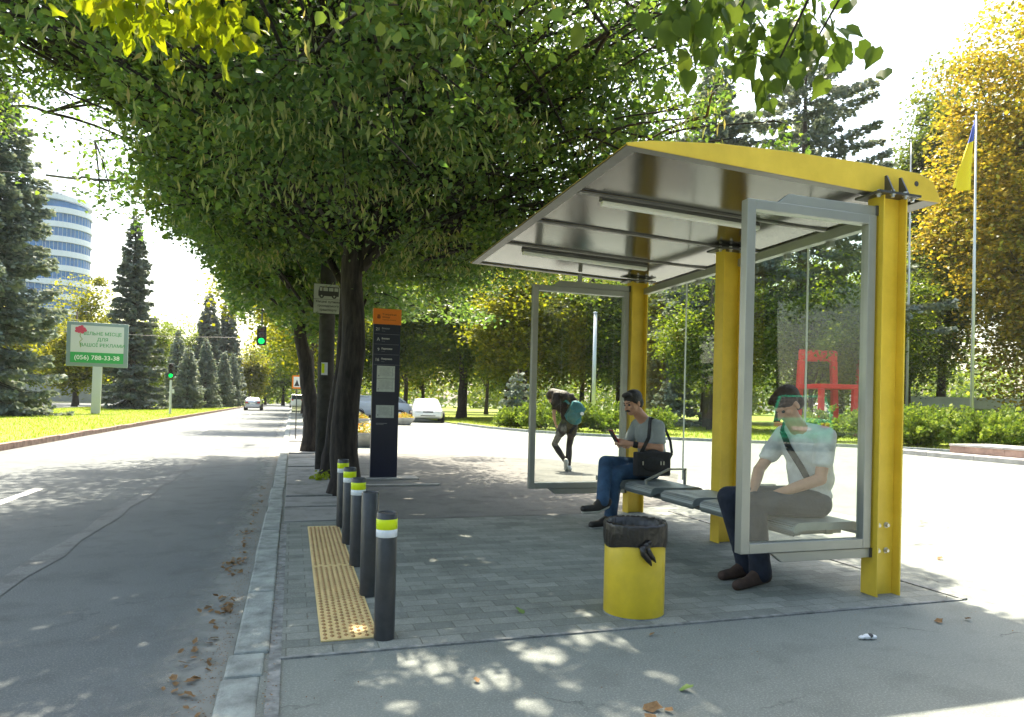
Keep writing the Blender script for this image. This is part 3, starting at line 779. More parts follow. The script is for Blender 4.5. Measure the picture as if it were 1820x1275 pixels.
mb = MB()
kx, ky, kz = (BR+.02)*math.cos(knot_a)+.005, (BR+.02)*math.sin(knot_a), .405
mb.sphere((kx, ky, kz), (.022, .016, .024), 10, 8)
mb.tube([(kx-.005, ky, kz+.005), (kx-.03, ky-.012, kz-.005), (kx-.022, ky-.014, kz-.035), (kx+.01, ky-.012, kz-.07), (kx+.028, ky-.01, kz-.10)], [.012, .017, .018, .016, .004], 8)
mb.tube([(kx+.005, ky, kz), (kx+.012, ky-.01, kz-.03), (kx+.035, ky-.012, kz-.06), (kx+.055, ky-.008, kz-.085)], [.012, .016, .013, .003], 8)
mb.tube([(kx, ky, kz+.01), (kx+.018, ky-.006, kz+.025), (kx+.03, ky, kz+.03)], [.010, .008, .002], 7)
mb.build("knot", M['black_film'], bag, smooth=True)

# ================================================================== INFO PILLAR
pil = empty("information_pillar", (1.295, 10.15, 0), 0, "tall navy information pillar with an orange head listing routes", "information pillar")
mb = MB(); mb.box(-.195, .195, -.05, .05, .02, 2.27); mb.build("panel", M['navy'], pil, bevel=.004)
mb = MB(); mb.box(-.203, .203, -.054, .05, 2.272, 2.50); hd = mb.build("header", M['orange'], pil, bevel=.004)
mb = MB(); mb.box(-.21, .21, -.06, .06, 0.0, .018); mb.build("base_plate", M['dark_steel'], pil)
mb = MB(); mb.box(-.150, -.102, -.0565, -.054, 2.355, 2.385); mb.box(-.145, -.107, -.0565, -.054, 2.387, 2.41); mb.box(-.14, -.112, -.0565, -.054, 2.35, 2.353); mb.build("tram_symbol", M['brown_ink'], hd)
text("stop_name", "Театральна", .036, (-.075, -.0545, 2.405), M['brown_ink'], hd, bold=.0006)
text("stop_name", "площа", .036, (-.075, -.0545, 2.365), M['brown_ink'], hd, bold=.0006)
text("stop_name", "Teatralna ploshcha", .026, (-.075, -.0545, 2.33), M['brown_ink'], hd)
for k, (nm, ds) in enumerate((("21", "Вокзал"), ("А", "Вокзал"), ("9", "Парковая"), ("16", "Покровка"))):
    z = 2.20 - k*.149
    text("route_number", nm, .062, (-.105, -.051, z-.022), M['white_ink'], pil, align='RIGHT', bold=.0004)
    text("route_name", ds, .034, (-.078, -.051, z), M['white_ink'] if k else M['grey_ink'], pil, bold=.0008)
    text("route_note", "14 хв", .020, (-.078, -.051, z-.034), M['grey_ink'], pil)
    mb = MB(); mb.box(-.18, .18, -.0515, -.0502, z-.075, z-.072); mb.build("divider", M['grey_ink'], pil)
def poster(z0, z1):
    mb = MB(); mb.box(-.134, .128, -.0525, -.0502, z0, z1); p = mb.build("timetable", M['paper'], pil)
    mb = MB(); n = int((z1-z0-.05)/.014)
    for i in range(n):
        z = z1-.03-i*.014
        mb.box(-.105+.01*(i % 2), .05+.02*((i*7) % 3), -.0532, -.0526, z, z+.003)
    mb.box(-.118, -.098, -.0532, -.0526, z0+.03, z0+.05); mb.box(.09, .095, -.0532, -.0526, z0+.03, z1-.03)
    mb.build("print", M['grey_ink'], p)
poster(1.476, 1.662); poster(1.283, 1.472); poster(.90, 1.085)
mb = MB(); mb.box(-.13, .03, -.0515, -.0502, .815, .822); mb.box(-.13, -.02, -.0515, -.0502, .80, .805); mb.build("footnote", M['grey_ink'], pil)

# ================================================================== UTILITY POLE AND SIGNS
pole = MB().tube([(0, 0, 0), (0.0, 0, 3.0), (.02, 0, 9.5)], [.135, .12, .085], 20).build("utility_pole", M['pole_conc'], smooth=True)
pole.location = (0.50, 11.45, 0); tag(pole, "grey concrete utility pole behind the bus stop sign", "utility pole")
sg = empty("bus_stop_sign", (0.50, 11.27, 2.75), 0, "pale bus stop sign with a black bus symbol on the concrete pole", "bus stop sign")
mb = MB(); mb.box(-.225, .225, -.012, 0, -.235, .235); mb.build("sign_plate", M['sign_white'], sg, bevel=.004)
mb = MB(); mb.box(-.225, .225, -.0145, -.0122, -.008, -.003); mb.box(-.228, -.223, -.0145, .002, -.237, .237); mb.box(-.2229, .2229, -.0145, -.0122, -.237, -.230); mb.build("border", M['ink'], sg)
mb = MB(); mb.m = 0
y0, y1 = -.0145, -.0122
mb.prism([(-.155, .045), (-.155, .12), (-.14, .185), (-.13, .195), (.16, .195), (.16, .045)], y0, y1, 'y'); mb.lathe([(0, -.0150), (.036, -.0150), (.036, -.0122)], 20, (-.105, 0, .045), 'y'); mb.lathe([(0, -.0150), (.036, -.0150), (.036, -.0122)], 20, (.09, 0, .045), 'y')
mb.build("bus_symbol", M['ink'], sg)
mb = MB()
for a, b in ((-.135, -.095), (-.08, -.01), (.005, .075), (.09, .15)): mb.box(a, b, -.0156, -.0151, .125, .18)
for c in (-.105, .09): mb.lathe([(0, -.0158), (.014, -.0158), (.014, -.0151)], 14, (c, 0, .045), 'y')
mb.build("symbol_windows", M['sign_white'], sg)
text("lettering", "Кінцеві зупинки", .05, (0, -.013, -.06), M['ink'], sg, align='CENTER', ext=.0008, bold=.0012)
text("lettering", "громадського", .048, (0, -.013, -.125), M['ink'], sg, align='CENTER', ext=.0008, bold=.0012)
text("lettering", "транспорту", .048, (0, -.013, -.19), M['ink'], sg, align='CENTER', ext=.0008, bold=.0012)
mb = MB(); mb.box(-.05, .05, -.135, -.130, -.10, .10)
tag(mb.build("paper_notice", M['tape_w']), "small white and lime paper notice taped to the concrete pole", "notice").location = (.47, 11.44, 1.64)
MB().box(-.045, .0, -.138, -.1352, -.07, .08).build("lime_block", M['tape_y'], SC.objects['paper_notice'])
# pedestrian sign and its post
ps = empty("pedestrian_sign", (0.10, 20.0, 0), 0, "orange framed crossing sign on a thin post behind the trunks", "road sign")
MB().tube([(0, 0, 0), (0, 0, 1.9)], .016, 10).build("post", M['dark_steel'], ps)
MB().box(-.13, .13, -.06, -.045, 1.43, 1.80).build("backing", M['orange'], ps)
mb = MB(); mb.prism([(-.09, 1.47), (.09, 1.47), (.09, 1.76), (-.09, 1.76)], -.064, -.0605); mb.build("plate", M['white_paint'], ps)
mb = MB(); mb.prism([(-.07, 1.50), (.07, 1.50), (0, 1.68)], -.067, -.0645); mb.build("triangle", M['ink'], ps)

# ================================================================== BILLBOARD
bb = empty("billboard", (-10.42, 43.3, 0), R(4), "grey framed billboard with white and green panel on one post", "billboard")
mb = MB(); mb.hexa([(-.24, -.12, 0), (.20, -.12, 0), (.20, .12, 0), (-.24, .12, 0), (-.20, -.12, 2.68), (.24, -.12, 2.68), (.24, .12, 2.68), (-.20, .12, 2.68)])
mb.build("post", M['pole_white'], bb, bevel=.01)
mb = MB(); mb.box(-1.48, 1.48, -.13, .13, 2.66, 5.10); mb.build("frame", M['board_frame'], bb, bevel=.02)
mb = MB(); mb.box(-1.28, 1.28, -.145, -.132, 3.44, 4.92); pn = mb.build("poster", M['board_white'], bb)
mb = MB(); mb.box(-1.28, 1.28, -.145, -.132, 2.86, 3.436); pg = mb.build("green_band", M['board_green'], bb)
text("lettering", "ВІЛЬНЕ МІСЦЕ", .25, (.25, -.148, 4.40), M['green_ink'], pn, align='CENTER', bold=.004)
text("lettering", "ДЛЯ", .25, (.25, -.148, 4.08), M['green_ink'], pn, align='CENTER', bold=.004)
text("lettering", "ВАШОЇ РЕКЛАМИ", .25, (.25, -.148, 3.76), M['green_ink'], pn, align='CENTER', bold=.004)
text("phone_number", "(056) 788-33-38", .335, (0, -.148, 3.04), M['white_paint'], pg, align='CENTER', bold=.003)
mb = MB()
rr_ = random.Random(5)
for i in range(14):
    a = i*2.4; q = .03*math.sqrt(i)*2.1
    mb.lathe([(0, -.006-.0006*i), (.085, -.005-.0006*i), (.085, 0)], 9, (-.82+q*math.cos(a), -.146, 4.68+q*.8*math.sin(a)), 'y')
mb.build("rose_head", M['rose'], pn)
mb = MB(); mb.tube([(-.82, -.15, 4.5), (-.84, -.15, 4.3), (-.72, -.15, 4.15), (-.85, -.15, 4.02), (-.80, -.15, 3.7)], .016, 6); mb.build("rose_stem", M['blades'], pn)

# ================================================================== TRAFFIC LIGHTS
def signal_head(parent, z):
    MB().box(-.15, .15, -.11, .11, z-.45, z+.45).build("housing", M['dark_steel'], parent, bevel=.02)
    for k, mm in ((.28, 'lens_off'), (0, 'lens_off'), (-.28, 'lens_green')):
        MB().lathe([(0, -.14), (.11, -.125), (.12, -.11)], 16, (0, 0, z+k), 'y').build("lens", M[mm], parent, smooth=True)
        MB().tube([(0, -.10, z+k+.01), (0, -.24, z+k+.01)], .13, 16, caps=False).build("visor", M['dark_steel'], parent)
tl = empty("traffic_light", (-7.1, 46.0, 0), 0, "green traffic light on a pale post on the median lawn", "traffic light")
MB().tube([(0, 0, 0), (0, 0, 2.1)], .07, 12).build("post", M['pole_white'], tl)
signal_head(tl, 2.65)
MB().box(.07, .20, -.03, 0, 1.3, 1.55).build("push_box", M['pole_white'], tl)
tl2 = empty("traffic_light", (-.86, 20.0, 0), 0, "green traffic light hanging over the road under the branches", "traffic light")
def small_head(parent, z, k_=.5):
    MB().box(-.12, .12, -.08, .08, z-.30, z+.22).build("housing", M['rubber'], parent, bevel=.01)
    for k, mm in ((.14, 'lens_off'), (-.02, 'lens_off'), (-.19, 'lens_green')):
        MB().lathe([(0, -.10), (.075, -.095), (.08, -.08)], 16, (0, 0, z+k), 'y').build("lens", M[mm], parent, smooth=True)
small_head(tl2, 2.90)
MB().tube([(0, 0, 3.12), (0, 0, 4.6)], .02, 8).build("hanger", M['dark_steel'], tl2)
MB().tube([(-.3, 0, 4.6), (2.6, 0, 4.6)], .035, 8).build("bracket_arm", M['dark_steel'], tl2)
MB().tube([(2.6, 0, 0), (2.6, 0, 4.8)], [.07, .06], 12).build("post", M['dark_steel'], tl2)

# ================================================================== CARS
def loft(mb, rings):
    n = len(rings[0]); vs = [p for r in rings for p in r]; fs = []
    for i in range(len(rings)-1):
        for k in range(n):
            k2 = (k+1) % n
            fs.append((i*n+k, (i+1)*n+k, (i+1)*n+k2, i*n+k2))
    fs.append(tuple(range(n))); fs.append(tuple((len(rings)-1)*n + k for k in range(n-1, -1, -1)))
    return mb.add(vs, fs)
def car(loc, rz, L, W, H, paint, label, kind='sedan', plate='white_paint', group=None, cat='car'):
    """front of the car points to local -y"""
    c = empty("parked_car" if cat == 'car' else cat.replace(' ', '_'), loc, rz, label, cat, group)
    hw = W/2; zb = .22
    if kind == 'sedan':
        st = [(-.5, .42, .60, .80), (-.485, .30, .68, .90), (-.44, .24, .74, .97), (-.30, zb, .82, 1.0), (-.18, zb, .88, 1.0), (.05, zb, .90, 1.0), (.28, zb, .92, 1.0), (.44, .24, .92, .97), (.485, .30, .88, .90), (.5, .42, .80, .82)]
        cab = (-.20, .40, -.06, .27)
    elif kind == 'hatch':
        st = [(-.5, .42, .62, .82), (-.485, .30, .70, .90), (-.44, .24, .78, .97), (-.30, zb, .88, 1.0), (.05, zb, .92, 1.0), (.28, zb, .94, 1.0), (.46, .24, .96, .98), (.495, .30, .92, .93), (.5, .42, .82, .88)]
        cab = (-.24, .485, -.10, .36)
    elif kind == 'van':
        st = [(-.5, .35, .80, .85), (-.48, .28, .95, .93), (-.40, .25, 1.05, 1.0), (.0, .25, 1.1, 1.0), (.48, .25, 1.1, 1.0), (.5, .32, 1.1, .97)]
        cab = (-.42, .497, -.30, .49)
    else:  # pickup
        st = [(-.5, .45, .72, .85), (-.485, .34, .82, .93), (-.44, .30, .90, .98), (-.25, .30, 1.0, 1.0), (.1, .30, 1.02, 1.0), (.48, .30, 1.02, .99), (.5, .40, 1.0, .96)]
        cab = (-.26, .14, -.14, .08)
    rings = []
    for (y, z0, z1, wf) in st:
        Y = y*L; w_ = hw*wf; zm = z0 + (z1-z0)*.55
        rings.append([(-w_*.90, Y, z0), (-w_*.98, Y, z0+.10), (-w_, Y, zm), (-w_*.965, Y, z1-.05), (-w_*.88, Y, z1), (0, Y, z1+.02), (w_*.88, Y, z1), (w_*.965, Y, z1-.05), (w_, Y, zm), (w_*.98, Y, z0+.10), (w_*.90, Y, z0)])
    mb = MB(); loft(mb, rings); mb.build("body", paint, c, smooth=True, bevel=.02)
    zt = max(s[2] for s in st); yb0, yb1, yt0, yt1 = [v*L for v in cab]
    wb, wt = hw*.90, hw*.70 if kind != 'van' else hw*.85
    z0 = zt-.03; z1 = H-.05
    if kind == 'sedan': z0 = .86
    def P(s, y, z):  # interpolate cabin shell
        t = (z-z0)/(z1-z0); return (s*(wb+(wt-wb)*t), y, z)
    mb = MB(); q = [(-wb, yb0, z0), (wb, yb0, z0), (wb, yb1, z0), (-wb, yb1, z0), (-wt, yt0, z1), (wt, yt0, z1), (wt, yt1, z1), (-wt, yt1, z1)]
    mb.hexa(q); mb.build("windows", M['car_glass'], c)
    mb = MB(); e = .025
    mb.hexa([(-wt-e, yt0-e, z1-.02), (wt+e, yt0-e, z1-.02), (wt+e, yt1+e, z1-.02), (-wt-e, yt1+e, z1-.02), (-wt*.9, yt0+.08, H), (wt*.9, yt0+.08, H), (wt*.9, yt1-.08, H), (-wt*.9, yt1-.08, H)])
    mb.build("roof", paint, c, smooth=False, bevel=.03)
    mb = MB()
    for s in (-1, 1):
        mb.tube([(s*wb, yb0, z0), (s*wt, yt0, z1)], .035, 6); mb.tube([(s*wb, yb1, z0), (s*wt, yt1, z1)], .045, 6)
        for f in ((.45,) if kind in ('sedan', 'hatch') else (.55,)):
            mb.tube([(s*wb, yb0+(yb1-yb0)*f, z0), (s*wt, yt0+(yt1-yt0)*f, z1)], .035, 6)
        if kind == 'van': mb.box(s*wb*.99-.02, s*wb*.99+.02, -.1*L, .49*L, 1.05, H-.1)
    mb.build("window_pillars", paint, c)
    wr = .31 if kind != 'pickup' else .36
    for s in (-1, 1):
        for yy in (-.32*L, .30*L):
            wl = MB().lathe([(wr*.55, .0), (wr*.92, .0), (wr, .03), (wr, .17), (wr*.9, .20), (wr*.5, .19)], 24, (0, 0, 0), 'x').build("wheel", M['rubber'], c, smooth=True)
            wl.location = (s*hw*.99 - .10, yy, wr)
            rb = MB().lathe([(0, -.005 if s < 0 else .205), (wr*.30, -.010 if s < 0 else .21), (wr*.60, .012 if s < 0 else .188)], 16, (0, 0, 0), 'x').build("rim", M['steel'], wl, smooth=True)
            ar = MB().lathe([(wr*1.0, s*(hw*.985)), (wr*1.16, s*(hw*1.002))], 20, (0, yy, wr+.02), 'x').build("wheel_arch", M['rubber'], c)
        MB().sphere((s*(hw+.06), yb0+.15, z0+.08), (.09, .05, .06), 10, 6).build("mirror", paint, c, smooth=True)
        zf = st[0][2]+.0
        MB().box(s*hw*.60-.13, s*hw*.60+.13, -.5*L+.0, -.5*L+.05, zf-.06, zf+.06).build("headlight", M['headlamp'], c, bevel=.02)
        MB().box(s*hw*.55-.07, s*hw*.55+.07, -.5*L-.012, -.5*L+.02, .42, .47).build("fog_light", M['amber'], c)
        zr = st[-1][2] - .04
        MB().box(s*hw*.72-.12, s*hw*.72+.10, .5*L-.04, .5*L+.015, zr-.10, zr+.05).build("tail_light", M['taillamp'], c, bevel=.01)
    MB().box(-.28, .28, -.5*L-.006, -.5*L+.03, .56, .63).build("grille", M['rubber'], c)
    MB().box(-hw*.84, hw*.84, -.5*L-.03, -.5*L+.06, .34, .52).build("bumper", paint, c, bevel=.03)
    MB().box(-.40, .40, -.5*L-.035, -.5*L-.028, .37, .41).build("air_intake", M['rubber'], c)
    MB().box(-.26, .26, -.5*L-.045, -.5*L-.036, .43, .53).build("number_plate", M[plate], c)
    MB().box(-hw*.84, hw*.84, .5*L-.06, .5*L+.03, .34, .54).build("bumper", paint, c, bevel=.03)
    MB().box(-.26, .26, .5*L+.016, .5*L+.024, .60, .71).build("number_plate", M[plate], c)
    return c
car((7.35, 39.0, 0), R(-8), 4.3, 1.72, 1.32, M['carwhite'], "white saloon car facing us on the bright forecourt", 'sedan')
car((5.15, 43.5, 0), R(84), 4.0, 1.7, 1.45, M['carpale'], "pale blue-grey van parked sideways left of the white saloon", 'van', cat='van')
car((-3.55, 70.0, -.055), R(180), 4.2, 1.42, 1.22, M['carsilver'], "silver car driving away in the left lane of the road", 'hatch')
car((.55, 93.0, -.055), R(180), 5.0, 1.6, 1.75, M['carwhite'], "small white van parked at the far right kerb", 'van', cat='van')
car((32.2, 35.0, .05), R(-70), 4.6, 1.7, 1.6, M['carwhite'], "white pickup truck parked behind the red chair sculptures", 'pickup', cat='pickup truck')
car((15.0, -10.6, 0), R(40), 4.1, 1.7, 1.6, M['cargreen'], "green car parked on the plaza, mirrored in the near glass panel", 'hatch')
car((-27.5, 60, 0), R(170), 4.2, 1.7, 1.4, M['cardark'], "dark car parked under the trees left of the billboard", 'hatch')

# ================================================================== FLAGS
def flagpole(x, y, h, r, label):
    p = empty("flagpole", (x, y, 0), 0, label, "flagpole", "pale flagpoles behind the junipers")
    MB().tube([(0, 0, 0), (0, 0, h*.5), (-.05, 0, h)], [r, r*.8, r*.45], 14).build("pole", M['pole_white'], p, smooth=True)
    MB().sphere((-.05, 0, h+.03), r*.8, 10, 6).build("finial", M['steel'], p, smooth=True)
    MB().tube([(-r-.02, 0, 1.2), (-r*.5-.06, 0, h-.1)], .006, 5).build("halyard", M['white_plastic'], p)
    MB().box(-.2, .2, -.2, .2, 0, .12).build("base", M['concrete'], p)
    return p
flagpole(31.75, 25, 16.0, .085, "tall pale flagpole flying the blue and yellow flag")
flagpole(30.95, 28, 15.6, .065, "bare pale flagpole seen just right of the near yellow post")
# hanging flag
nu, nv = 16, 40; V = []; F = []
for j in range(nv):
    v = j/(nv-1)
    for i in range(nu):
        u = i/(nu-1)
        wd = .22 + .75*math.sin(math.pi*min(1, v*.62))**1.2
        drift = .02 + .9*v**2.2*.75
        x = -.04 - u*wd*(.45+.55*v**.5) - (drift-.02)*(.35+.65*u)*.9
        yy = .16*math.sin(u*9+v*3)*(.4+.6*v) 
        z = 14.9 - v*3.6 - .35*u*(1-v)
        V.append((x, yy, z))
for j in range(nv-1):
    for i in range(nu-1):
        a = j*nu+i; F.append((a, a+1, a+nu+1, a+nu))
mb = MB(); mb.v = V; mb.f = F; mb.mi = [0 if f[0]//nu < 11 else 1 for f in F]
fl = mb.build("flag", [M['flag_blue'], M['flag_yellow']], None, smooth=True)
fl.location = (31.55, 24.9, .75); fl.modifiers.new("thick", 'SOLIDIFY').thickness = .004
tag(fl, "limp blue and yellow flag hanging from the tall pole", "flag")
lp_ = empty("pale_post", (13.75, 30.0, 0), 0, "plain pale post standing behind the far glass side panel", "post")
MB().tube([(0, 0, 0), (0, 0, 5.6)], [.11, .08], 12).build("post", M['pole_white'], lp_, smooth=True)
MB().lathe([(.10, 5.6), (.10, 5.66), (0, 5.68)], 16).build("cap", M['steel'], lp_, smooth=True)

# ================================================================== RED CHAIR SCULPTURES
def red_chair(loc, rz, s, label):
    c = empty("red_sculpture", loc, rz, label, "sculpture", "giant red chair sculptures")
    w_ = .85*s
    mb = MB(); mb.box(-w_*1.18, w_*1.22, -.10, .10, 3.55*s, 4.12*s); mb.build("back_slat", M['red_paint'], c, bevel=.10)
    for sx in (-1, 1):
        mb = MB(); mb.hexa([(sx*w_-.14+sx*.18, -.12, 0), (sx*w_+.14+sx*.18, -.12, 0), (sx*w_+.14+sx*.18, .12, 0), (sx*w_-.14+sx*.18, .12, 0), (sx*w_-.15, -.12, 3.6*s), (sx*w_+.15, -.12, 3.6*s), (sx*w_+.15, .12, 3.6*s), (sx*w_-.15, .12, 3.6*s)])
        mb.build("leg", M['red_paint'], c, bevel=.03)
        mb = MB(); mb.box(sx*w_-.12, sx*w_+.12, -1.7, -1.5, 0, 2.2*s); mb.build("leg", M['red_paint'], c, bevel=.03)
    mb = MB(); mb.box(-w_-.12, w_+.12, -1.72, .0, 2.2*s, 2.42*s); mb.build("seat", M['red_paint'], c, bevel=.03)
    return c
red_chair((24.2, 27.0, 0), R(-8), 1.0, "giant red chair sculpture left of the other red one")
red_chair((27.9, 28.0, 0), R(55), .95, "giant red chair sculpture partly cut by the near panel frame")

# ================================================================== PLANTERS, STEPS, WALLS
def planter(loc, r, h, label, seed):
    p = empty("planter_bowl", loc, 0, label, "planter", "round concrete flower bowls")
    MB().lathe([(0, 0), (r*.55, 0), (r*.62, h*.12), (r*.95, h*.75), (r, h), (r*.94, h), (r*.86, h*.85), (0, h*.82)], 32).build("bowl", M['concrete'], p, smooth=True)
    g = np.random.default_rng(seed); N = 900
    a = g.uniform(0, 2*math.pi, N); q = np.sqrt(g.uniform(0, 1, N))*r*.92
    P = np.stack([q*np.cos(a), q*np.sin(a), h*.85 + g.uniform(0, .30, N)*(1.1-(q/r)**2)], 1)
    foliage("flowers", P, .055, M['flowers'], p, g, shape='quad')
    return p

# ---------------------------------------------------------------- foliage generators
LEAF6 = np.array([(0, 0, 0), (.20, -.44, .06), (.62, -.36, .07), (1.12, 0, -.05), (.62, .36, .07), (.20, .44, .06)])
HEART = np.array([(.08, 0, 0), (-.05, -.20, .03), (.16, -.45, .07), (.50, -.45, .08), (.80, -.18, .03), (1.14, 0, -.10), (.80, .18, .03), (.50, .45, .08), (.16, .45, .07), (-.05, .20, .03)])
QUAD4 = np.array([(0, 0, 0), (.5, -.42, .10), (1.0, 0, 0), (.5, .42, .10)])
BLADE = np.array([(0, -.10, 0), (0, .10, 0), (1.0, .05, 0), (1.0, -.05, 0)])
BRACT = np.array([(0, -.05, 0), (.5, -.13, .05), (1.0, -.02, 0), (.5, .09, .05)])
def unit(v): return v/np.maximum(np.linalg.norm(v, axis=1, keepdims=True), 1e-9)
def foliage(name, P, size, mat, parent, g, shape='leaf', droop=.5, D=None, flat=.75, svar=.35):
    """one mesh of leaf-sized faces at the points P"""
    P = np.asarray(P, float); N = len(P)
    if D is None:
        D = g.normal(size=(N, 3)); D[:, 2] = D[:, 2]*.4 - droop
    D = unit(D)
    nrm = g.normal(size=(N, 3))*(1-flat*.5); nrm[:, 2] = np.abs(nrm[:, 2]) + flat
    S = unit(np.cross(nrm, D)); Nn = np.cross(D, S)
    T = {'heart': HEART, 'leaf': LEAF6, 'quad': QUAD4, 'blade': BLADE, 'bract': BRACT}[shape]
    sz = (size*(1 + svar*g.uniform(-1, 1, N)))[:, None]
    k = len(T)
    V = np.empty((N, k, 3))
    for i, (a, b, c) in enumerate(T): V[:, i] = P + (D*a + S*b + Nn*c)*sz
    base = (np.arange(N)*k)[:, None]
    if k == 6: F = np.concatenate([base + np.array([[0, 1, 2, 3]]), base + np.array([[0, 3, 4, 5]])], 0)
    elif k == 10: F = np.concatenate([base + np.array([[0, 1, 2, 3, 4, 5]]), base + np.array([[0, 5, 6, 7, 8, 9]])], 0)
    else: F = base + np.array([[0, 1, 2, 3]])
    return np_mesh(name, V.reshape(-1, 3), F, mat, parent)

def bez(a, b, c, n):
    t = np.linspace(0, 1, n)[:, None]; a, b, c = map(np.asarray, (a, b, c))
    return (1-t)**2*a + 2*t*(1-t)*b + t*t*c
def np_tubes(paths, n=6):
    """paths: list of (pts (k,3), r0, r1) -> V, F"""
    Vs, Fs, off = [], [], 0
    for pts, r0, r1 in paths:
        k = len(pts); t = np.gradient(pts, axis=0); t = unit(t)
        ref = np.tile(np.array([[0.31, .95, .07]]), (k, 1)); u = unit(np.cross(t, ref)); w_ = np.cross(t, u)
        rad = np.linspace(r0, r1, k)[:, None]
        an = 2*np.pi*np.arange(n)/n
        ring = pts[:, None, :] + (u[:, None, :]*np.cos(an)[None, :, None] + w_[:, None, :]*np.sin(an)[None, :, None])*rad[:, None, :]
        Vs.append(ring.reshape(-1, 3))
        i = np.arange(k-1)[:, None]*n; j = np.arange(n)[None, :]; j2 = (j+1) % n
        Fs.append((np.stack([i+j, i+j2, i+n+j2, i+n+j], -1).reshape(-1, 4))+off); off += k*n
    return np.concatenate(Vs), np.concatenate(Fs)

def broad_tree(name, loc, trunk, r0, centre, radii, label, cat='tree', group=None, nl=22, ns=7, nleaf=20000, leaf=.1, mat='park', bark='bark_far',
               seed=1, shape='quad', keep=None, spread=.28, droop=.5, inner=.45, limb_r=.09, zlow=None, extra=None, flat=.75, skirt=None, lstart=.42):
    """trunk: list of local points; centre/radii: crown ellipsoid (local)"""
    g = np.random.default_rng(seed)
    t = empty(name, loc, 0, label, cat, group)
    trunk = np.array(trunk, float); c = np.array(centre, float); rd = np.array(radii, float)
    mb = MB()
    # smooth the trunk line
    tp = [trunk[0]]
    for a, b in zip(trunk[:-1], trunk[1:]):
        for q in (1/3, 2/3, 1): tp.append(a+(b-a)*q)
    tp = np.array(tp); kk = len(tp)
    rads = [r0*(1.0 - .68*i/(kk-1))*(1.35 if i == 0 else 1.0) for i in range(kk)]
    mb.tube([tuple(p + g.normal(size=3)*r0*.08*(1 if 0 < i else 0)) for i, p in enumerate(tp)], rads, 16)
    mb.build("trunk", M[bark], t, smooth=True)
    limbs, tips = [], []
    for i in range(nl):
        f = (i+.5)/nl
        s = tp[int((lstart+(.97-lstart)*f)*(kk-1))]
        d = g.normal(size=3); d[2] = g.uniform(-.75, 1.0); d = d/np.linalg.norm(d)
        e = c + d*rd*g.uniform(.55, .92)
        if zlow is not None and e[2] < zlow: e[2] = zlow + g.uniform(0, .6)
        mid = (s+e)/2 + np.array([0, 0, .18*np.linalg.norm(e-s)])
        p = bez(s, mid, e, 9); limbs.append((p, limb_r*g.uniform(.6, 1.1), .015))
        for j in range(ns):
            u = int(g.uniform(2.5, 8.99)); q = p[u]
            d2 = g.normal(size=3); d2[2] *= .6; d2 = d2/np.linalg.norm(d2)
            e2 = q + d2*rd*g.uniform(.18, .42)
            rel = (e2-c)/rd; m = np.linalg.norm(rel)
            if m > 1: e2 = c + rel/m*rd*g.uniform(.9, 1.02)
            p2 = bez(q, (q+e2)/2 + np.array([0, 0, .12]), e2 - np.array([0, 0, .15]), 6)
            limbs.append((p2, limb_r*.3, .006)); tips.append(p2)
    if skirt:
      for (sn, sz, sr) in skirt:
        for i in range(sn):
            a = g.uniform(0, 6.283); u = g.uniform(.12, 1.0)**.6; s = tp[int(.5*(kk-1))]
            u *= sr; e = np.array([c[0]+math.cos(a)*rd[0]*u, c[1]+math.sin(a)*rd[1]*u, sz + g.uniform(0, .9) + .35*u])
            p = bez(s, (s+e)/2 + np.array([0, 0, .9]), e, 9); limbs.append((p[2:], .022, .006))
            for j in range(5):
                q = p[int(g.uniform(4, 8.99))]; d2 = g.normal(size=3); d2[2] = -abs(d2[2])*.25; d2 /= np.linalg.norm(d2); e2 = q + d2*g.uniform(.5, 1.1)
                p2 = bez(q, (q+e2)/2 + np.array([0, 0, .1]), e2 - np.array([0, 0, .12]), 6); limbs.append((p2, .012, .004)); tips.append(p2)
    if keep is not None:
        cut = []
        for p, ra, rb in limbs:
            kp = keep(p, False); n_ = len(p) if kp.all() else int(np.argmin(kp))
            if n_ >= 3: cut.append((p[:n_], ra, rb))
        limbs = cut
    V, F = np_tubes(limbs, 6)
    np_mesh("branches", V, F, M[bark], t, True)
    # leaves along the small branches, in loose drooping layers
    tips = np.array(tips); nt_ = len(tips)
    w_ = g.gamma(2.0, 1.0, nt_); w_ /= w_.sum()
    idx = g.choice(nt_, nleaf, p=w_); ss = g.uniform(.25, 1.08, nleaf)*5; i0 = np.clip(ss.astype(int), 0, 4); fr = (ss-i0)[:, None]
    P = tips[idx, i0]*(1-fr) + tips[idx, i0+1]*fr
    sp = spread*(.55 + .9*g.uniform(size=nt_))[idx][:, None]
    off = g.normal(size=(nleaf, 3))*sp*np.array([1, 1, .45]); off[:, 2] -= np.abs(off[:, 0]*off[:, 1])/np.maximum(sp[:, 0], .01)*.5
    P = P + off
    if inner > 0:
        n2 = int(nleaf*inner*.3); d = unit(g.normal(size=(n2, 3)))*(g.uniform(.3, .95, n2)**.6)[:, None]
        P = np.concatenate([P, c + d*rd])
    if keep is not None: P = P[keep(P)]
    P = P[P[:, 2] > .15]
    crown = foliage("crown", P, leaf, M[mat], t, g, shape, droop, flat=flat)
    if extra: extra(t, P, g)
    return t

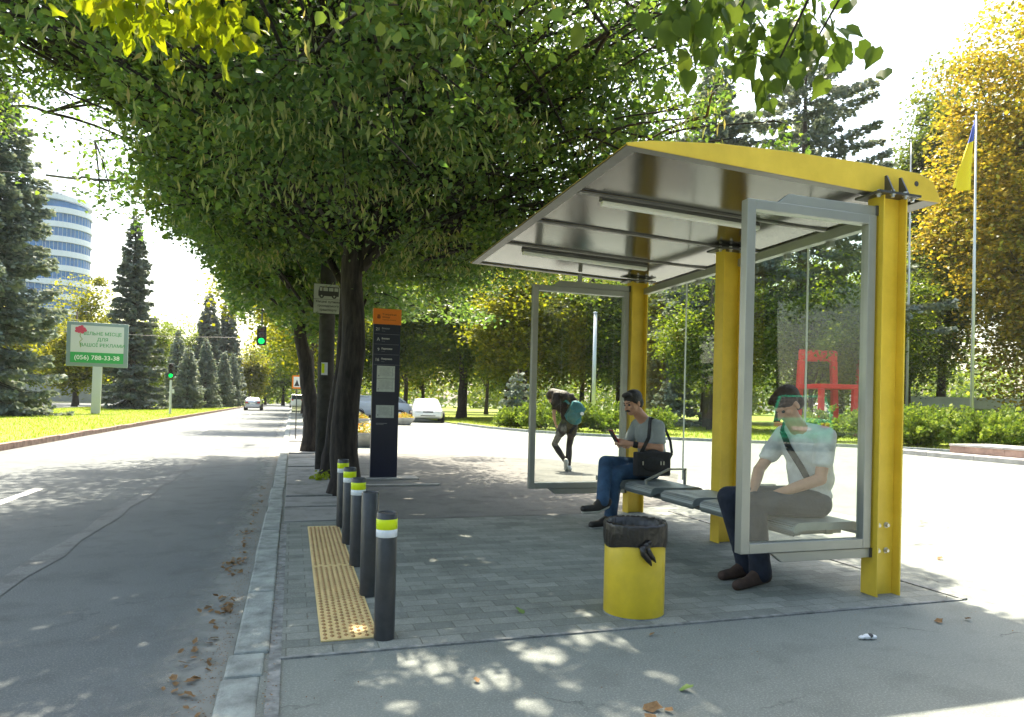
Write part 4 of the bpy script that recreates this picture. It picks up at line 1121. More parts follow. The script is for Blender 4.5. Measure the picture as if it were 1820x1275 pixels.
def spruce(loc, H, Rad, label, seed, nb=9000, dark=False, z0=.6, group=None, step=.42, blade=.20, gap=0.12, power=.85, tw=.16, cat='spruce tree'):
    g = np.random.default_rng(seed)
    t = empty("spruce_tree", loc, 0, label, cat, group)
    MB().tube([(0, 0, 0), (0, 0, H*.5), (0, 0, H)], [H*.018+.04, H*.011, .02], 10).build("trunk", M['bark_conifer'], t, smooth=True)
    br, pts, dirs = [], [], []
    z = z0
    paths = []
    while z < H*.985:
        f = 1 - (z-z0)/(H-z0); r = Rad*max(f, .02)**power
        nbr = 7 if f > .25 else 5
        a0 = g.uniform(0, 6.28)
        for k in range(nbr):
            a = a0 + 6.283*k/nbr + g.normal()*.2; L = r*g.uniform(.72, 1.1)
            if g.uniform() < gap: L *= .5
            dx, dy = math.cos(a), math.sin(a)
            dr = -.30*L*f + .25*L*(1-f)
            e = np.array([dx*L, dy*L, z + dr]); s = np.array([0, 0, z+.05*L]); m_ = np.array([dx*L*.55, dy*L*.55, z + dr*1.15 + (-.05)*L])
            p = bez(s, m_, e, 7); paths.append((p, .012+.018*f*H/14, .006))
            br.append((p, L))
        z += step*(.55+.45*f)*g.uniform(.8, 1.2)
    V, F = np_tubes(paths, 5); np_mesh("branches", V, F, M['bark_conifer'], t, True)
    Ls = np.array([b[1] for b in br]); PP = np.array([b[0] for b in br])
    wt = Ls**1.35; wt /= wt.sum()
    idx = g.choice(len(br), nb, p=wt); u = g.uniform(.12, 1.0, nb)**.8; s = u*6; i0 = np.clip(s.astype(int), 0, 5); fr = (s-i0)[:, None]
    P = PP[idx, i0]*(1-fr) + PP[idx, i0+1]*fr
    tn = unit(PP[idx, i0+1]-PP[idx, i0]); side = unit(np.cross(tn, np.array([[0, 0, 1.]])))
    lat = g.normal(size=nb)*(tw*Ls[idx]*(1.12-u))
    P = P + side*lat[:, None]; P[:, 2] -= np.abs(g.normal(size=nb))*.10 + np.abs(lat)*.35
    P += g.normal(size=(nb, 3))*.03
    D = tn + side*(np.sign(lat)*.7)[:, None] + np.stack([np.zeros(nb), np.zeros(nb), -g.uniform(-.1, .9, nb)], 1) + g.normal(size=(nb, 3))*.25
    foliage("foliage", P, blade, M['spruce_dark' if dark else 'spruce'], t, g, 'quad', D=D, flat=.3)
    return t

# ================================================================== TREES
SX, SY = SUNDIR.x/SUNDIR.z, SUNDIR.y/SUNDIR.z
HOLES = [(.62, 2.93, .10), (.80, 2.72, .11), (1.12, 2.93, .09), (1.30, 3.02, .08), (.38, 2.80, .05), (.42, 2.56, .07), (1.1, 2.62, .06), (.12, 3.12, .09), (.30, 3.45, .09),
         (1.42, 3.12, .10), (1.62, 2.95, .10), (.22, 3.30, .08), (1.25, 6.9, .10), (1.45, 5.75, .12), (1.9, 5.5, .06), (1.35, 4.75, .05), (.55, 3.05, .09), (1.0, 3.10, .09), (.9, 2.45, .08), (1.55, 2.6, .07)]
gh = np.random.default_rng(11)
for _ in range(130):
    HOLES.append((gh.uniform(-3.6, 3.2), gh.uniform(2.7, 13.5), gh.uniform(.025, .075)))
HOLES = np.array(HOLES)  # leafless tubes along the sun rays, shaping sun spots on the ground
TX, TY = 0.63, 8.45
def shade_keep(ox, oy):  # crown cut by where its leaves' shadows land, to shape the ground shade
    def k(P, holes=True):
        x, y, z = P[:, 0]+ox, P[:, 1]+oy, P[:, 2]
        xs, ys = x - SX*z, y - SY*z
        n = .35*np.sin(ys*2.3+xs)+.2*np.sin(xs*5+ys*3.1)
        ok = xs < 4.25 + .40*np.maximum(0, ys-4.0) + n*.6
        ok &= ~((ys < 2.0 + n*.4) & (xs > 2.0 + n*.4))
        ok &= ys < 14.6 + n
        zmin = 2.52 + 1.22*np.clip(-(x+.75), 0, 1.42) + .20*np.sin(x*3.1+y)+.20*np.sin(y*2.7+x*1.5)+.12*np.sin(x*9+y*4)+.06
        zmin = np.where(x > 1.2, np.maximum(zmin, 2.95), zmin)
        ok &= ~((y > 13) & (x < -.2) & (z < 2.9 + .2*np.sin(x*6)))
        ok &= ~((y > 8.6) & (y < 11.3) & (x < .75) & (x > -.2) & (z < 3.25))
        ok &= z > zmin
        if not holes: return ok | (z < 2.9) & (np.hypot(x-ox, y-oy) < .6)
        d = np.sqrt((xs[:, None]-HOLES[None, :, 0])**2 + (ys[:, None]-HOLES[None, :, 1])**2)
        ok &= ~(d < HOLES[None, :, 2]*1.12).any(1)
        # gap through which the sun reaches the low spray on the left
        q = np.stack([x+.5, y-3.35, z-2.8], 1); s = np.array(SUNDIR); t = q @ s
        ok &= ~((np.linalg.norm(q - t[:, None]*s, axis=1) < .75) & (t > 0))
        return ok
    return k
def bracts(t, P, g):
    r_ = (P - np.array([-.5, -.8, 5.8]))/np.array([5.5, 5.4, 3.6]); lowP = P[(P[:, 1] < .8) & ((r_**2).sum(1) > .62)]; Q = lowP[g.choice(len(lowP), 330)]; Q = np.repeat(Q, 22, 0) + g.normal(size=(7260, 3))*np.array([.13, .13, .06])
    D = g.normal(size=(7260, 3))*.35; D[:, 2] -= 1.0
    foliage("seed_bracts", Q, .085, M['bract'], t, g, 'bract', D=D, flat=.1)
broad_tree("lime_tree", (TX, TY, 0), [(0, 0, -.05), (-.03, 0, .8), (.05, .05, 2.2), (-.02, .1, 3.4), (0, .1, 6.5), (.1, .2, 9)], .185, (-.5, -.8, 5.8), (5.5, 5.4, 3.6),
           "large lime tree whose dark trunk stands behind the bollards", 'tree', "lime trees along the kerb", nl=64, ns=9, skirt=[(110, 2.65, 1.0), (90, 4.4, 1.05), (60, 5.3, 1.05)], lstart=.5, nleaf=270000, leaf=.047, mat='lime', bark='bark', seed=4, shape='leaf',
           keep=shade_keep(TX, TY), spread=.155, droop=.7, inner=.05, limb_r=.075, extra=bracts)
broad_tree("lime_tree", (.50, 10.35, 0), [(0, 0, -.05), (.05, 0, .5), (.17, 0, 1.6), (.2, .1, 3.4), (.1, .4, 7)], .12, (-.2, 1.6, 6.6), (3.8, 3.2, 3.9),
           "thin leaning lime tree between the utility pole and big trunk", 'tree', "lime trees along the kerb", nl=22, ns=8, nleaf=50000, leaf=.07, mat='lime', bark='bark', seed=5, shape='leaf',
           keep=shade_keep(.5, 10.35), spread=.28, limb_r=.06, lstart=.72, skirt=[(30, 3.5, 1)])
broad_tree("lime_tree", (.42, 15.4, 0), [(0, 0, -.05), (-.03, 0, 1.0), (-.28, 0, 2.4), (-.42, 0, 3.8), (-.35, -.2, 7)], .20, (-.6, -.8, 6.2), (3.9, 3.0, 3.7),
           "lime tree with a bent trunk left of the utility pole", 'tree', "lime trees along the kerb", nl=22, ns=8, nleaf=46000, leaf=.08, mat='lime', bark='bark', seed=6, shape='leaf',
           keep=shade_keep(.42, 15.4), spread=.28, limb_r=.06, lstart=.66, skirt=[(45, 2.3, 1)])
# tree behind the camera whose low sprays hang into the picture
def near_sprays(t, P, g):
    lx, ly = -.4, -3.6
    S = []; paths = []
    for (ex, ey, ez, n, rr) in ((1.75, 2.45, 2.82, 95, .24), (1.42, 2.35, 2.70, 34, .09), (2.20, 2.5, 2.82, 50, .13), (1.95, 2.45, 2.64, 16, .09)):
        paths.append((bez((0.2, .3, 4.2), (ex-lx-.3, ey-ly-1.6, 3.6), (ex-lx, ey-ly, ez), 12), .03, .004))
        S.append(np.array([ex-lx, ey-ly, ez]) + g.normal(size=(n, 3))*np.array([rr, .10, rr*.55]))
    V, F = np_tubes(paths, 6); np_mesh("low_branch", V, F, M['bark'], t, True)
    Q = np.concatenate(S); D = g.normal(size=(len(Q), 3))*.45; D[:, 2] -= 1
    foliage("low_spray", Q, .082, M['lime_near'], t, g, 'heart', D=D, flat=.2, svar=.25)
    S = []; paths = []
    for k in range(7):
        ex, ey, ez = -.84+.09*k+g.normal()*.03, 3.3+g.normal()*.08, 2.85+g.normal()*.04
        paths.append((bez((-.1, .3, 4.0), (ex-lx-.1, ey-ly-2.0, 4.0), (ex-lx, ey-ly, ez), 12), .02, .003))
        S.append(np.array([ex-lx, ey-ly, ez]) + g.normal(size=(38, 3))*np.array([.07, .10, .08]))
    V, F = np_tubes(paths, 6); np_mesh("low_branch", V, F, M['bark'], t, True)
    Q = np.concatenate(S); D = g.normal(size=(len(Q), 3))*.45; D[:, 2] -= 1
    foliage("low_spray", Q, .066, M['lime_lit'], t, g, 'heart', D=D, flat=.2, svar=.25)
broad_tree("lime_tree", (-.4, -3.6, 0), [(0, 0, -.05), (0, 0, 2), (.1, .1, 4), (0, 0, 8)], .2, (0, -.3, 7.4), (3.2, 3.2, 3.4),
           "lime tree whose low leafy sprays hang into the top of the view", 'tree', "lime trees along the kerb", nl=14, ns=6, nleaf=9000, leaf=.11, mat='lime', bark='bark', seed=8, shape='quad', spread=.35, extra=near_sprays)

kerb_trees = [(.6, 27.5, 5.6, 3.3, 9000, "first street tree past the hanging traffic light, branches low"), (.7, 35.5, 5.8, 3.3, 8000, "second street tree past the hanging traffic light"),
              (.8, 45, 6.0, 3.6, 7000, "third street tree past the hanging traffic light"), (.8, 56, 6.2, 4.0, 6000, "distant street tree level with the silver car"), (1.0, 72, 6.5, 4.5, 5000, "far street tree short of the white van")]
for i, (x, y, cz, r, n, lb) in enumerate(kerb_trees):
    broad_tree("street_tree", (x, y, 0), [(0, 0, -.05), (.05, 0, 2), (0, 0, 5), (0, 0, 8)], .16, (-.3, 0, cz), (r, r, r*1.05), lb, 'tree', "street trees farther along the kerb",
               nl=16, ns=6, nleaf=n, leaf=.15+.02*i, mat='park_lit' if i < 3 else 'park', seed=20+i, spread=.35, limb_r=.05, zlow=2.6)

# trees of the park behind the plaza
park = [(7.5, 52, 8.5, 5.0, 7.0), (12.0, 49, 8.0, 4.6, 6.6), (16.5, 53, 8.5, 5.2, 7.0), (20.5, 47, 8.0, 4.6, 6.8), (25.5, 51, 8.4, 5.2, 7.0), (31, 47, 8.6, 5.0, 7.2), (37, 50, 9.0, 5.6, 7.4),
        (3.6, 60, 8, 4.8, 6.4), (10, 64, 8.5, 5, 7), (18.5, 66, 9, 5.5, 7.5), (28, 64, 9, 5.5, 7.5), (43, 53, 9.5, 6, 8), (18.2, 40, 6.3, 3.8, 5.0), (13.4, 39.5, 6.0, 3.6, 4.8), (38, 40, 7.5, 4.2, 6.2), (44, 44, 8.5, 5.0, 7.2), (34.5, 60, 9, 5, 7.5), (11.0, 46.0, 6.4, 3.8, 5.1), (5.2, 47, 6.4, 3.8, 5.2), (2.6, 52, 6.8, 3.8, 5.6), (22.5, 41, 6.8, 4.0, 5.6)]
names = ["behind the white saloon car", "right of the white saloon car", "behind the woman with the teal backpack", "behind the far glass panel", "behind the seated man with the phone", "behind the middle yellow post",
         "behind the red chair sculptures", "farthest left of the park row, behind the pillar", "second rank, left of the plain pale post", "second rank, right of the plain pale post", "second rank behind the blue spruces", "right of the red sculptures beyond the wall",
         "with low branches just right of the pale post", "with low branches left of the pale post", "behind the bare flagpole", "between the bare flagpole and the flag", "second rank behind the tall blue spruce", "close right of the white saloon, in front of taller ones", "above the pale parked van", "directly behind the orange head of the information pillar", "between the pale post and the blue spruces"]
for i, ((x, y, cz, r, rz_), nm) in enumerate(zip(park, names)):
    lit = i in (7, 8, 3, 13)
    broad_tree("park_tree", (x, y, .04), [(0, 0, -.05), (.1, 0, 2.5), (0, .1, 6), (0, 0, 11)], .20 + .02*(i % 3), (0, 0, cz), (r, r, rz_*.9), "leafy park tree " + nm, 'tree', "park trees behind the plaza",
               nl=20, ns=6, nleaf=21000 if i < 7 or i > 11 else 12000, leaf=.22, mat='park_lit' if lit else 'park', bark='bark_far', seed=40+i, spread=.45, limb_r=.08, inner=.8, zlow=2.3)
for i, (x, y, cz, r, lb) in enumerate([(20.6, 30.5, 5.2, 3.3, "in front of the spruces, seen through the rear glass"), (25.6, 29.0, 5.6, 3.8, "in front of the spruces, seen through the near panel"), (31.0, 31.0, 6.0, 4.0, "in front of the spruces, right of the red sculptures")]):
    broad_tree("park_tree", (x, y, .04), [(0, 0, -.05), (0, 0, 2), (0, 0, 8)], .16, (0, 0, cz), (r, r, r*1.15), "leafy park tree " + lb, 'tree', "park trees behind the plaza", nl=22, ns=7, nleaf=17000, leaf=.16, mat='park', seed=70+i, spread=.38, limb_r=.06, inner=.5)
for i, (x, y, hh, lb) in enumerate([(5.5, 78, 8, "behind the pale parked van"), (15, 82, 9, "deep in the park left of centre"), (27, 84, 9, "deep in the park right of centre"), (40, 80, 9, "deep in the park behind the sculptures"), (-1.5, 118, 7, "closing the far end of the road"), (5, 112, 8, "right of the road's far end")]):
    broad_tree("park_tree", (x, y, .04), [(0, 0, -.05), (0, 0, 3), (0, 0, 10)], .25, (0, 0, hh), (8.0, 6.0, hh*.88), "distant leafy tree " + lb, 'tree', "distant trees closing the view", nl=22, ns=6, nleaf=12000, leaf=.36, mat='park_lit' if i in (0, 1) else 'park', seed=80+i, spread=.8, limb_r=.1, inner=1.0)

# blue spruces behind the shelter
spruce((27.9, 32.5, .04), 22.6, 7.3, "tall open blue spruce rising above the shelter roof", 101, nb=36000, blade=.26, step=1.05, gap=.35, power=.52, tw=.12, z0=8.0)
spruce((22.9, 34.0, .04), 21.5, 4.3, "blue spruce left of the taller open one, above the roof", 102, nb=30000, blade=.26, step=.8, power=.6, z0=6.0, gap=.3)
spruce((21.8, 37.5, .04), 9.0, 3.0, "low blue spruce seen through the rear glass", 103, nb=13000, blade=.22)
spruce((18.3, 31.0, .04), 2.6, 1.3, "small bushy blue spruce beside the plain pale post", 104, nb=3500, blade=.16, z0=.2)
spruce((10.9, 33.0, .04), 2.9, 1.3, "small bushy blue spruce left of the woman", 105, nb=3500, blade=.16, z0=.2)
# right hand trees
broad_tree("poplar_tree", (43.5, 36.5, .04), [(0, 0, -.05), (0, 0, 4), (0, 0, 12), (0, 0, 22)], .35, (0, 0, 15), (4.2, 4.2, 13), "tall narrow green poplar behind the bare flagpole", 'tree', None, nl=44, ns=8, nleaf=46000, leaf=.24, mat='poplar', seed=120, spread=.42, inner=.5, limb_r=.10)
broad_tree("autumn_tree", (39.5, 27.5, .04), [(0, 0, -.05), (0, 0, 4), (0, 0, 10), (0, 0, 18)], .35, (2.0, 0, 14), (7.9, 6.6, 14.5), "tall yellow autumn tree at the right edge behind the flag", 'tree', None, nl=46, ns=9, nleaf=125000, leaf=.23, mat='autumn', seed=121, spread=.5, inner=1.0, limb_r=.12)
broad_tree("maple_tree", (36.5, 33.0, .04), [(0, 0, -.05), (0, 0, 3), (0, 0, 8)], .25, (0, 0, 7.0), (3.8, 3.8, 5.6), "lower yellow-green tree between the flagpoles", 'tree', None, nl=26, ns=7, nleaf=22000, leaf=.18, mat='poplar', seed=122, spread=.4, inner=.7)
# trees behind and to the right of the camera: mirrored in the glass
for i, (x, y, r, hz, lb) in enumerate([(22, -17, 7, 10, "first big tree behind the camera past the green car"), (31, -10, 7, 10, "second big tree behind the camera past the green car"), (12, -24, 7, 10, "big tree behind the camera across the plaza"), (30, -34, 7, 10, "farthest big tree behind the camera")]):
    broad_tree("park_tree", (x, y, .04), [(0, 0, -.05), (.1, 0, 3), (0, 0, 9)], .28, (0, 0, hz), (r, r, hz*.85), lb, 'tree', "trees behind the camera", nl=26, ns=7, nleaf=20000, leaf=.34, mat='lime_dark', seed=130+i, spread=.7, limb_r=.1, inner=.9)

# left side of the road
spruce((-14.2, 38.0, .03), 17.0, 4.1, "big blue spruce at the left edge with boughs to the grass", 201, nb=60000, blade=.22, step=.42, power=.50, tw=.17, z0=.45, gap=.1)
spruce((-12.05, 60.0, .03), 15.6, 2.7, "tall thin dark spruce right of the billboard", 202, nb=24000, blade=.26, dark=True, power=.8, z0=.9, step=.5, tw=.12, gap=.25)
spruce((-10.4, 95, .03), 15.0, 3.0, "left of the twin tall spruces far down the median", 203, nb=14000, blade=.36, dark=True)
spruce((-8.4, 97, .03), 14.2, 2.8, "right of the twin tall spruces far down the median", 204, nb=13000, blade=.36, dark=True)
for i, (x, y, H, r, lb) in enumerate([(-8.85, 66, 5.6, 1.75, "young blue spruce nearest the median signal post"), (-8.1, 72, 6.9, 1.7, "tallest of the young blue spruces on the median"), (-7.2, 80, 6.2, 1.5, "young blue spruce third from the signal post"),
                                      (-6.9, 88, 6.6, 1.6, "young blue spruce farthest along the median"), (-10.3, 70, 7.4, 1.6, "slim young spruce behind the signal post")]):
    spruce((x, y, .03), H, r, lb, 210+i, nb=6500, blade=.22, step=.34, z0=.5, group="young blue spruces on the median")
left = [(-20.5, 78, 7.5, 4.2, 6.0, 'park_lit', "round yellow-green tree crown below the white tower"), (-26, 70, 6, 4, 5, 'park_lit', "yellow-green tree behind the big spruce"), (-15.5, 84, 6, 3.5, 5, 'park', "dark tree just behind the billboard"), (-17.5, 66, 4.2, 2.8, 3.4, 'park_lit', "low yellow tree left of the billboard post"),
        (-12.5, 100, 7, 5, 6, 'park', "broad dark tree behind the thin dark spruce"), (-5.9, 104, 4.6, 2.8, 4.2, 'park_lit', "sunlit yellow tree right of the young spruces"), (-4.4, 122, 5, 3.6, 4.6, 'park', "dark tree above the silver car"), (-31, 95, 7, 6, 6, 'park', "broad tree at the far left edge"), (-22, 100, 7, 5, 6, 'park', "broad tree below the left of the tower")]
for i, (x, y, cz, r, rz_, mt, lb) in enumerate(left):
    broad_tree("roadside_tree", (x, y, .03), [(0, 0, -.05), (0, 0, 2), (0, 0, 8)], .2, (0, 0, cz), (r, r, rz_), lb, 'tree', "trees left of the road", nl=18, ns=6, nleaf=12000, leaf=.26, mat=mt, seed=230+i, spread=.45, inner=.8, limb_r=.07)
for i, x in enumerate((-30, -25, -21, -17.5, -14.5)):
    broad_tree("roadside_tree", (x, 118+i*3, .03), [(0, 0, -.05), (0, 0, 2), (0, 0, 8)], .25, (0, 0, 5.5), (4.5, 4, 5.2), ["dark tree far left beyond the carriageway, leftmost", "second dark tree beyond the carriageway from the left", "third dark tree beyond the carriageway from the left", "fourth dark tree beyond the carriageway, behind the billboard post", "fifth dark tree beyond the carriageway, nearest the signal"][i], 'tree', "dark trees beyond the far carriageway", nl=16, ns=5, nleaf=6000, leaf=.42, mat='park', seed=250+i, spread=.6, inner=1.0, limb_r=.07)

# distant woods that read as one mass
g = np.random.default_rng(300)
P = []
for i in range(150):
    a = g.uniform(-.62, 1.35); d = g.uniform(135, 190)
    if -.28 < a < -.1 and False: continue
    c = np.array([math.sin(a)*d, math.cos(a)*d, 0]); rr = g.uniform(5, 8); hh = g.uniform(4.5, 7) if a < .05 else g.uniform(9, 13)
    n = 420; v = unit(g.normal(size=(n, 3)))*(g.uniform(.5, 1, n)**.5)[:, None]
    P.append(c + v*np.array([rr, rr, hh*.55]) + np.array([0, 0, hh*.55]))
tag(foliage("distant_wood", np.concatenate(P), .95, M['park'], None, g, 'quad'), kind='stuff'); P = []
for i in range(90):
    a = g.uniform(1.5, 4.4); d = g.uniform(48, 66); c = np.array([math.sin(a)*d, math.cos(a)*d, 0]); rr = g.uniform(6, 8); hh = g.uniform(13, 17); n = 1500; v = unit(g.normal(size=(n, 3)))*(g.uniform(.4, 1, n)**.5)[:, None]
    P.append(c + v*np.array([rr, rr, hh*.55]) + np.array([0, 0, hh*.5]))
tag(foliage("rear_wood", np.concatenate(P), 1.0, M['lime_dark'], None, g, 'quad'), kind='stuff')  # unseen wood added behind the camera to darken the glass reflections

# junipers edging the plaza
def juniper(loc, r, h, seed, label):
    g = np.random.default_rng(seed); h *= 1.45; r *= 1.1; t = empty("juniper_bush", loc, 0, label, "juniper bush", "spreading junipers edging the plaza")
    nb_ = 60; paths = []; P = []; D = []
    for k in range(nb_):
        a = g.uniform(0, 6.283); L = r*g.uniform(.5, 1.05); up = h*g.uniform(.35, 1.05)*(1 - .45*(L/r)**2)
        e = np.array([math.cos(a)*L, math.sin(a)*L, up]); p = bez((0, 0, .05), e*np.array([.45, .45, .6]), e, 6); paths.append((p, .014, .004))
        m = 85; s = g.uniform(.2, 1.05, m)*5; i0 = np.clip(s.astype(int), 0, 4); q = p[i0]*(1-(s-i0))[:, None] + p[i0+1]*(s-i0)[:, None]
        P.append(q + g.normal(size=(m, 3))*np.array([.07, .07, .05])); D.append(np.tile((e/np.linalg.norm(e)), (m, 1)) + g.normal(size=(m, 3))*.6 + np.array([0, 0, .3]))
    V, F = np_tubes(paths, 4); np_mesh("stems", V, F, M['bark_far'], t)
    P = np.concatenate(P); D = np.concatenate(D); ok = P[:, 2] > .02
    foliage("foliage", P[ok], .12, M['juniper'], t, g, 'quad', D=D[ok], flat=.3)
    return t
jp = [((9.9, 30.3), .9, .75, "leftmost small juniper where the white car's lane meets the lawn"), ((10.6, 28.7), 1.1, .95, "second juniper from the left, left of the far glass frame"), ((11.3, 27.2), 1.2, 1.0, "juniper seen behind the woman"),
      ((12.5, 26.2), 1.2, .95, "juniper right of the woman behind the far glass"), ((14.0, 25.2), 1.1, .9, "juniper behind the seated man's head"), ((19.0, 20.6), 1.2, .95, "juniper behind the near panel's left part"),
      ((19.6, 18.9), 1.2, 1.0, "juniper behind the near panel's right part"), ((19.7, 17.4), 1.15, 1.0, "front juniper just right of the near yellow post"), ((21.4, 18.6), 1.2, 1.05, "juniper at the foot of the bare flagpole"),
      ((20.6, 15.7), 1.1, .95, "front juniper above the end of the stone step"), ((22.6, 17.2), 1.2, 1.05, "juniper between the two flagpoles"), ((22.4, 14.9), 1.2, 1.0, "front juniper above the stone plinth, left"),
      ((24.2, 16.6), 1.25, 1.1, "juniper at the foot of the flag's pole"), ((22.0, 13.1), 1.1, .95, "front juniper above the plinth at the right edge"), ((26.0, 18.3), 1.3, 1.15, "back juniper behind the flag's pole"), ((24.4, 20.6), 1.2, 1.05, "back juniper between the flagpoles"), ((24.0, 12.7), 1.2, 1.0, "juniper at the right edge behind the front one")]
for i, ((x, y), r, h, lb) in enumerate(jp): juniper((x, y, .04), r, h, 400+i, lb)
planter((1.78, 17.3, 0), .52, .36, "nearest concrete bowl with orange and yellow flowers, half behind the pillar", 31)
planter((5.15, 33.0, 0), .52, .36, "concrete flower bowl left of the white saloon car", 32)
planter((2.75, 30.5, 0), .52, .36, "concrete flower bowl just right of the big lime trunk", 33)
# stone step and plinth at the right
st_ = empty("stone_plinth", (17.5, 8.0, 0), 0, "low reddish stone plinth with a paler step before the junipers", "stone plinth")
mb = MB()
for i, y in enumerate(np.arange(-6, 6.6, 1.35)): mb.box(-1.15, -.55, y, y+1.34, 0, .12)
mb.build("step", M['concrete'], st_, bevel=.01)
mb = MB()
for i, y in enumerate(np.arange(-6, 6.0, 1.5)): mb.box(-.5, .9, y, y+1.494, 0, .30)
mb.build("plinth", M['granite'], st_)
mb = MB()
for i, y in enumerate(np.arange(-6, 6.0, 1.5)): mb.box(-.53, .93, y, y+1.494, .302, .355)
mb.build("capstone", M['concrete'], st_, bevel=.008)
wl = empty("low_wall", (44.5, 32, .0), R(-12), "long low grey wall with a white coping behind the flagpoles", "wall")
MB().box(-11, 14, 0, .4, 0, 1.55).build("wall", M['wall_grey'], wl); MB().box(-11.1, 14.1, -.1, .5, 1.56, 2.25).build("coping", M['wall_white'], wl)
wf = empty("garden_wall", (-30, 108, 0), R(2), "pale wall far behind the trees left of the billboard", "wall")
MB().box(-30, 22, 0, .4, 0, 2.4).build("wall", M['wall_grey'], wf); MB().box(-30.1, 22.1, -.1, .5, 2.4, 2.55).build("coping", M['concrete'], wf)

# ================================================================== TOWER
tw = empty("office_tower", (-60.0, 197, 0), 0, "round white office tower with blue window bands far behind the left spruce", "office tower")
def arc(r, a0, a1, z0, z1, n=40, c=(0, 0)):
    vs = []; fs = []
    for i in range(n+1):
        a = a0+(a1-a0)*i/n
        for z in (z0, z1): vs.append((c[0]+r*math.cos(a), c[1]+r*math.sin(a), z))
    for i in range(n): fs.append((2*i, 2*i+2, 2*i+3, 2*i+1))
    vs.append((c[0], c[1], z1)); vs.append((c[0], c[1], z0)); t = len(vs)-2
    for i in range(n): fs.append((2*i+1, 2*i+3, t)); fs.append((2*i+2, 2*i, t+1))
    return vs, fs
FL = 3.45; nfl = 13
core = MB(); core.lathe([(8.8, 0), (8.8, nfl*FL)], 40, (0, 0, 0)); core.build("core", M['tower_glass'], tw, smooth=True)
for k in range(nfl):
    z = .6+k*FL
    mb = MB(); v, f = arc(9.6, 0, 2*math.pi, z+2.35, z+FL-.0, 64); mb.add(v, f); v, f = arc(6.4, 0, 2*math.pi, z+2.2, z+FL+.1, 40, (4.9, -3.0)); mb.add(v, f); mb.build("spandrel", M['tower_white'], tw, smooth=False)
    mb = MB(); v, f = arc(9.1, 0, 2*math.pi, z, z+2.34, 64); mb.add(v, f); v, f = arc(6.0, 0, 2*math.pi, z, z+2.19, 40, (4.9, -3.0)); mb.add(v, f); wn = mb.build("window", M['tower_glass'], tw)
    mb = MB()
    for i in range(44):
        a = 2*math.pi*i/44
        mb.box(9.12*math.cos(a)-.06, 9.12*math.cos(a)+.06, 9.12*math.sin(a)-.06, 9.12*math.sin(a)+.06, z, z+2.33)
        mb.box(4.9+6.02*math.cos(a)-.05, 4.9+6.02*math.cos(a)+.05, -3+6.02*math.sin(a)-.05, -3+6.02*math.sin(a)+.05, z, z+2.18)
    mb.build("mullion", M['tower_mullion'], wn)
zt = .6+nfl*FL
mb = MB(); v, f = arc(7.6, 0, 6.2832, zt, zt+2.0, 48, (2.0, -1.0)); mb.add(v, f); mb.build("penthouse_glass", M['tower_glass'], tw)
mb = MB(); v, f = arc(9.0, 0, 6.2832, zt+2.0, zt+3.1, 56, (1.6, -1.0)); mb.add(v, f); v, f = arc(5.6, 0, 6.2832, zt+3.1, zt+3.6, 48, (.5, -1)); mb.add(v, f); v, f = arc(6.2, 0, 6.2832, zt+4.5, zt+5.4, 48, (.2, -1)); mb.add(v, f); mb.build("roof_ring", M['tower_white'], tw)
mb = MB()
for i in range(36):
    a = 2*math.pi*i/36; mb.box(.3+5.4*math.cos(a)-.14, .3+5.4*math.cos(a)+.14, -1+5.4*math.sin(a)-.14, -1+5.4*math.sin(a)+.14, zt+3.6, zt+4.5)
mb.build("roof_columns", M['tower_white'], tw)

# ================================================================== OVERHEAD WIRES
def wire(pts, r, label):
    tag(MB().tube(pts, r, 6).build("overhead_wire", M['dark_steel']), label, "overhead wire", "overhead wires across the road")
wire([(-16, 14, 5.50), (-5, 14, 5.66), (.5, 14, 5.9)], .007, "upper level span wire crossing the top left of the view")
wire([(-16, 14, 4.9), (-5, 14, 4.97), (-4.0, 14, 5.0), (.4, 14, 5.25)], .007, "lower level span wire with a thick insulator")
tag(MB().tube([(-4.25, 14, 4.995), (-3.75, 14, 4.985), (-3.7, 14, 5.03), (-3.6, 14, 5.03), (-3.5, 14, 5.0), (-3.15, 14, 5.03)], .022, 8).build("wire_insulator", M['dark_steel']), "thick dark insulator on the lower span wire", "insulator")
wire([(-7.4, 14, 9.4), (-5.0, 14, 7.08), (-4.17, 14, 6.18), (-3.3, 14, 5.3)], .007, "longer slanting wire running down from the left top")
wire([(-6.5, 14, 7.6), (-4.82, 14, 6.2), (-4.25, 14, 5.66)], .007, "short slanting wire at the left edge")
wire([(-14, 46, 4.75), (-7.1, 46, 4.75), (2, 46, 5.1)], .012, "span wire above the median traffic light")

# ================================================================== LEAF LITTER
g = np.random.default_rng(55)
def dead_leaf_mesh(seed):
    g2 = np.random.default_rng(seed); n = 9; vs = [(0, 0, .012)]
    for k in range(n):
        a = 2*math.pi*k/n; r = 1.0 if k % 2 == 0 else g2.uniform(.6, .85)
        vs.append((r*math.cos(a)*1.15, r*math.sin(a)*.8, .12*g2.uniform(-.1, 1)+.25*abs(math.sin(a))*g2.uniform(.2, 1)))
    me = bpy.data.meshes.new("dead_leaf"); me.from_pydata(vs, [], [(0, k+1, (k+1) % n+1) for k in range(n)]); me.materials.append(M['dead_leaf']); return me
dm = [dead_leaf_mesh(s) for s in range(5)]
def leafat(x, y, z, s, label, group):
    o = bpy.data.objects.new("fallen_leaf", dm[int(g.integers(5))]); COL.objects.link(o); o.location = (x, y, z); o.scale = (s, s, s*.8)
    o.rotation_euler = (g.uniform(-.5, .5), g.uniform(-.5, .5), g.uniform(0, 6.28)); tag(o, label, "fallen leaf", group); return o
for (u, v, zc) in ((.30, 4.55, .02), ):
    pass
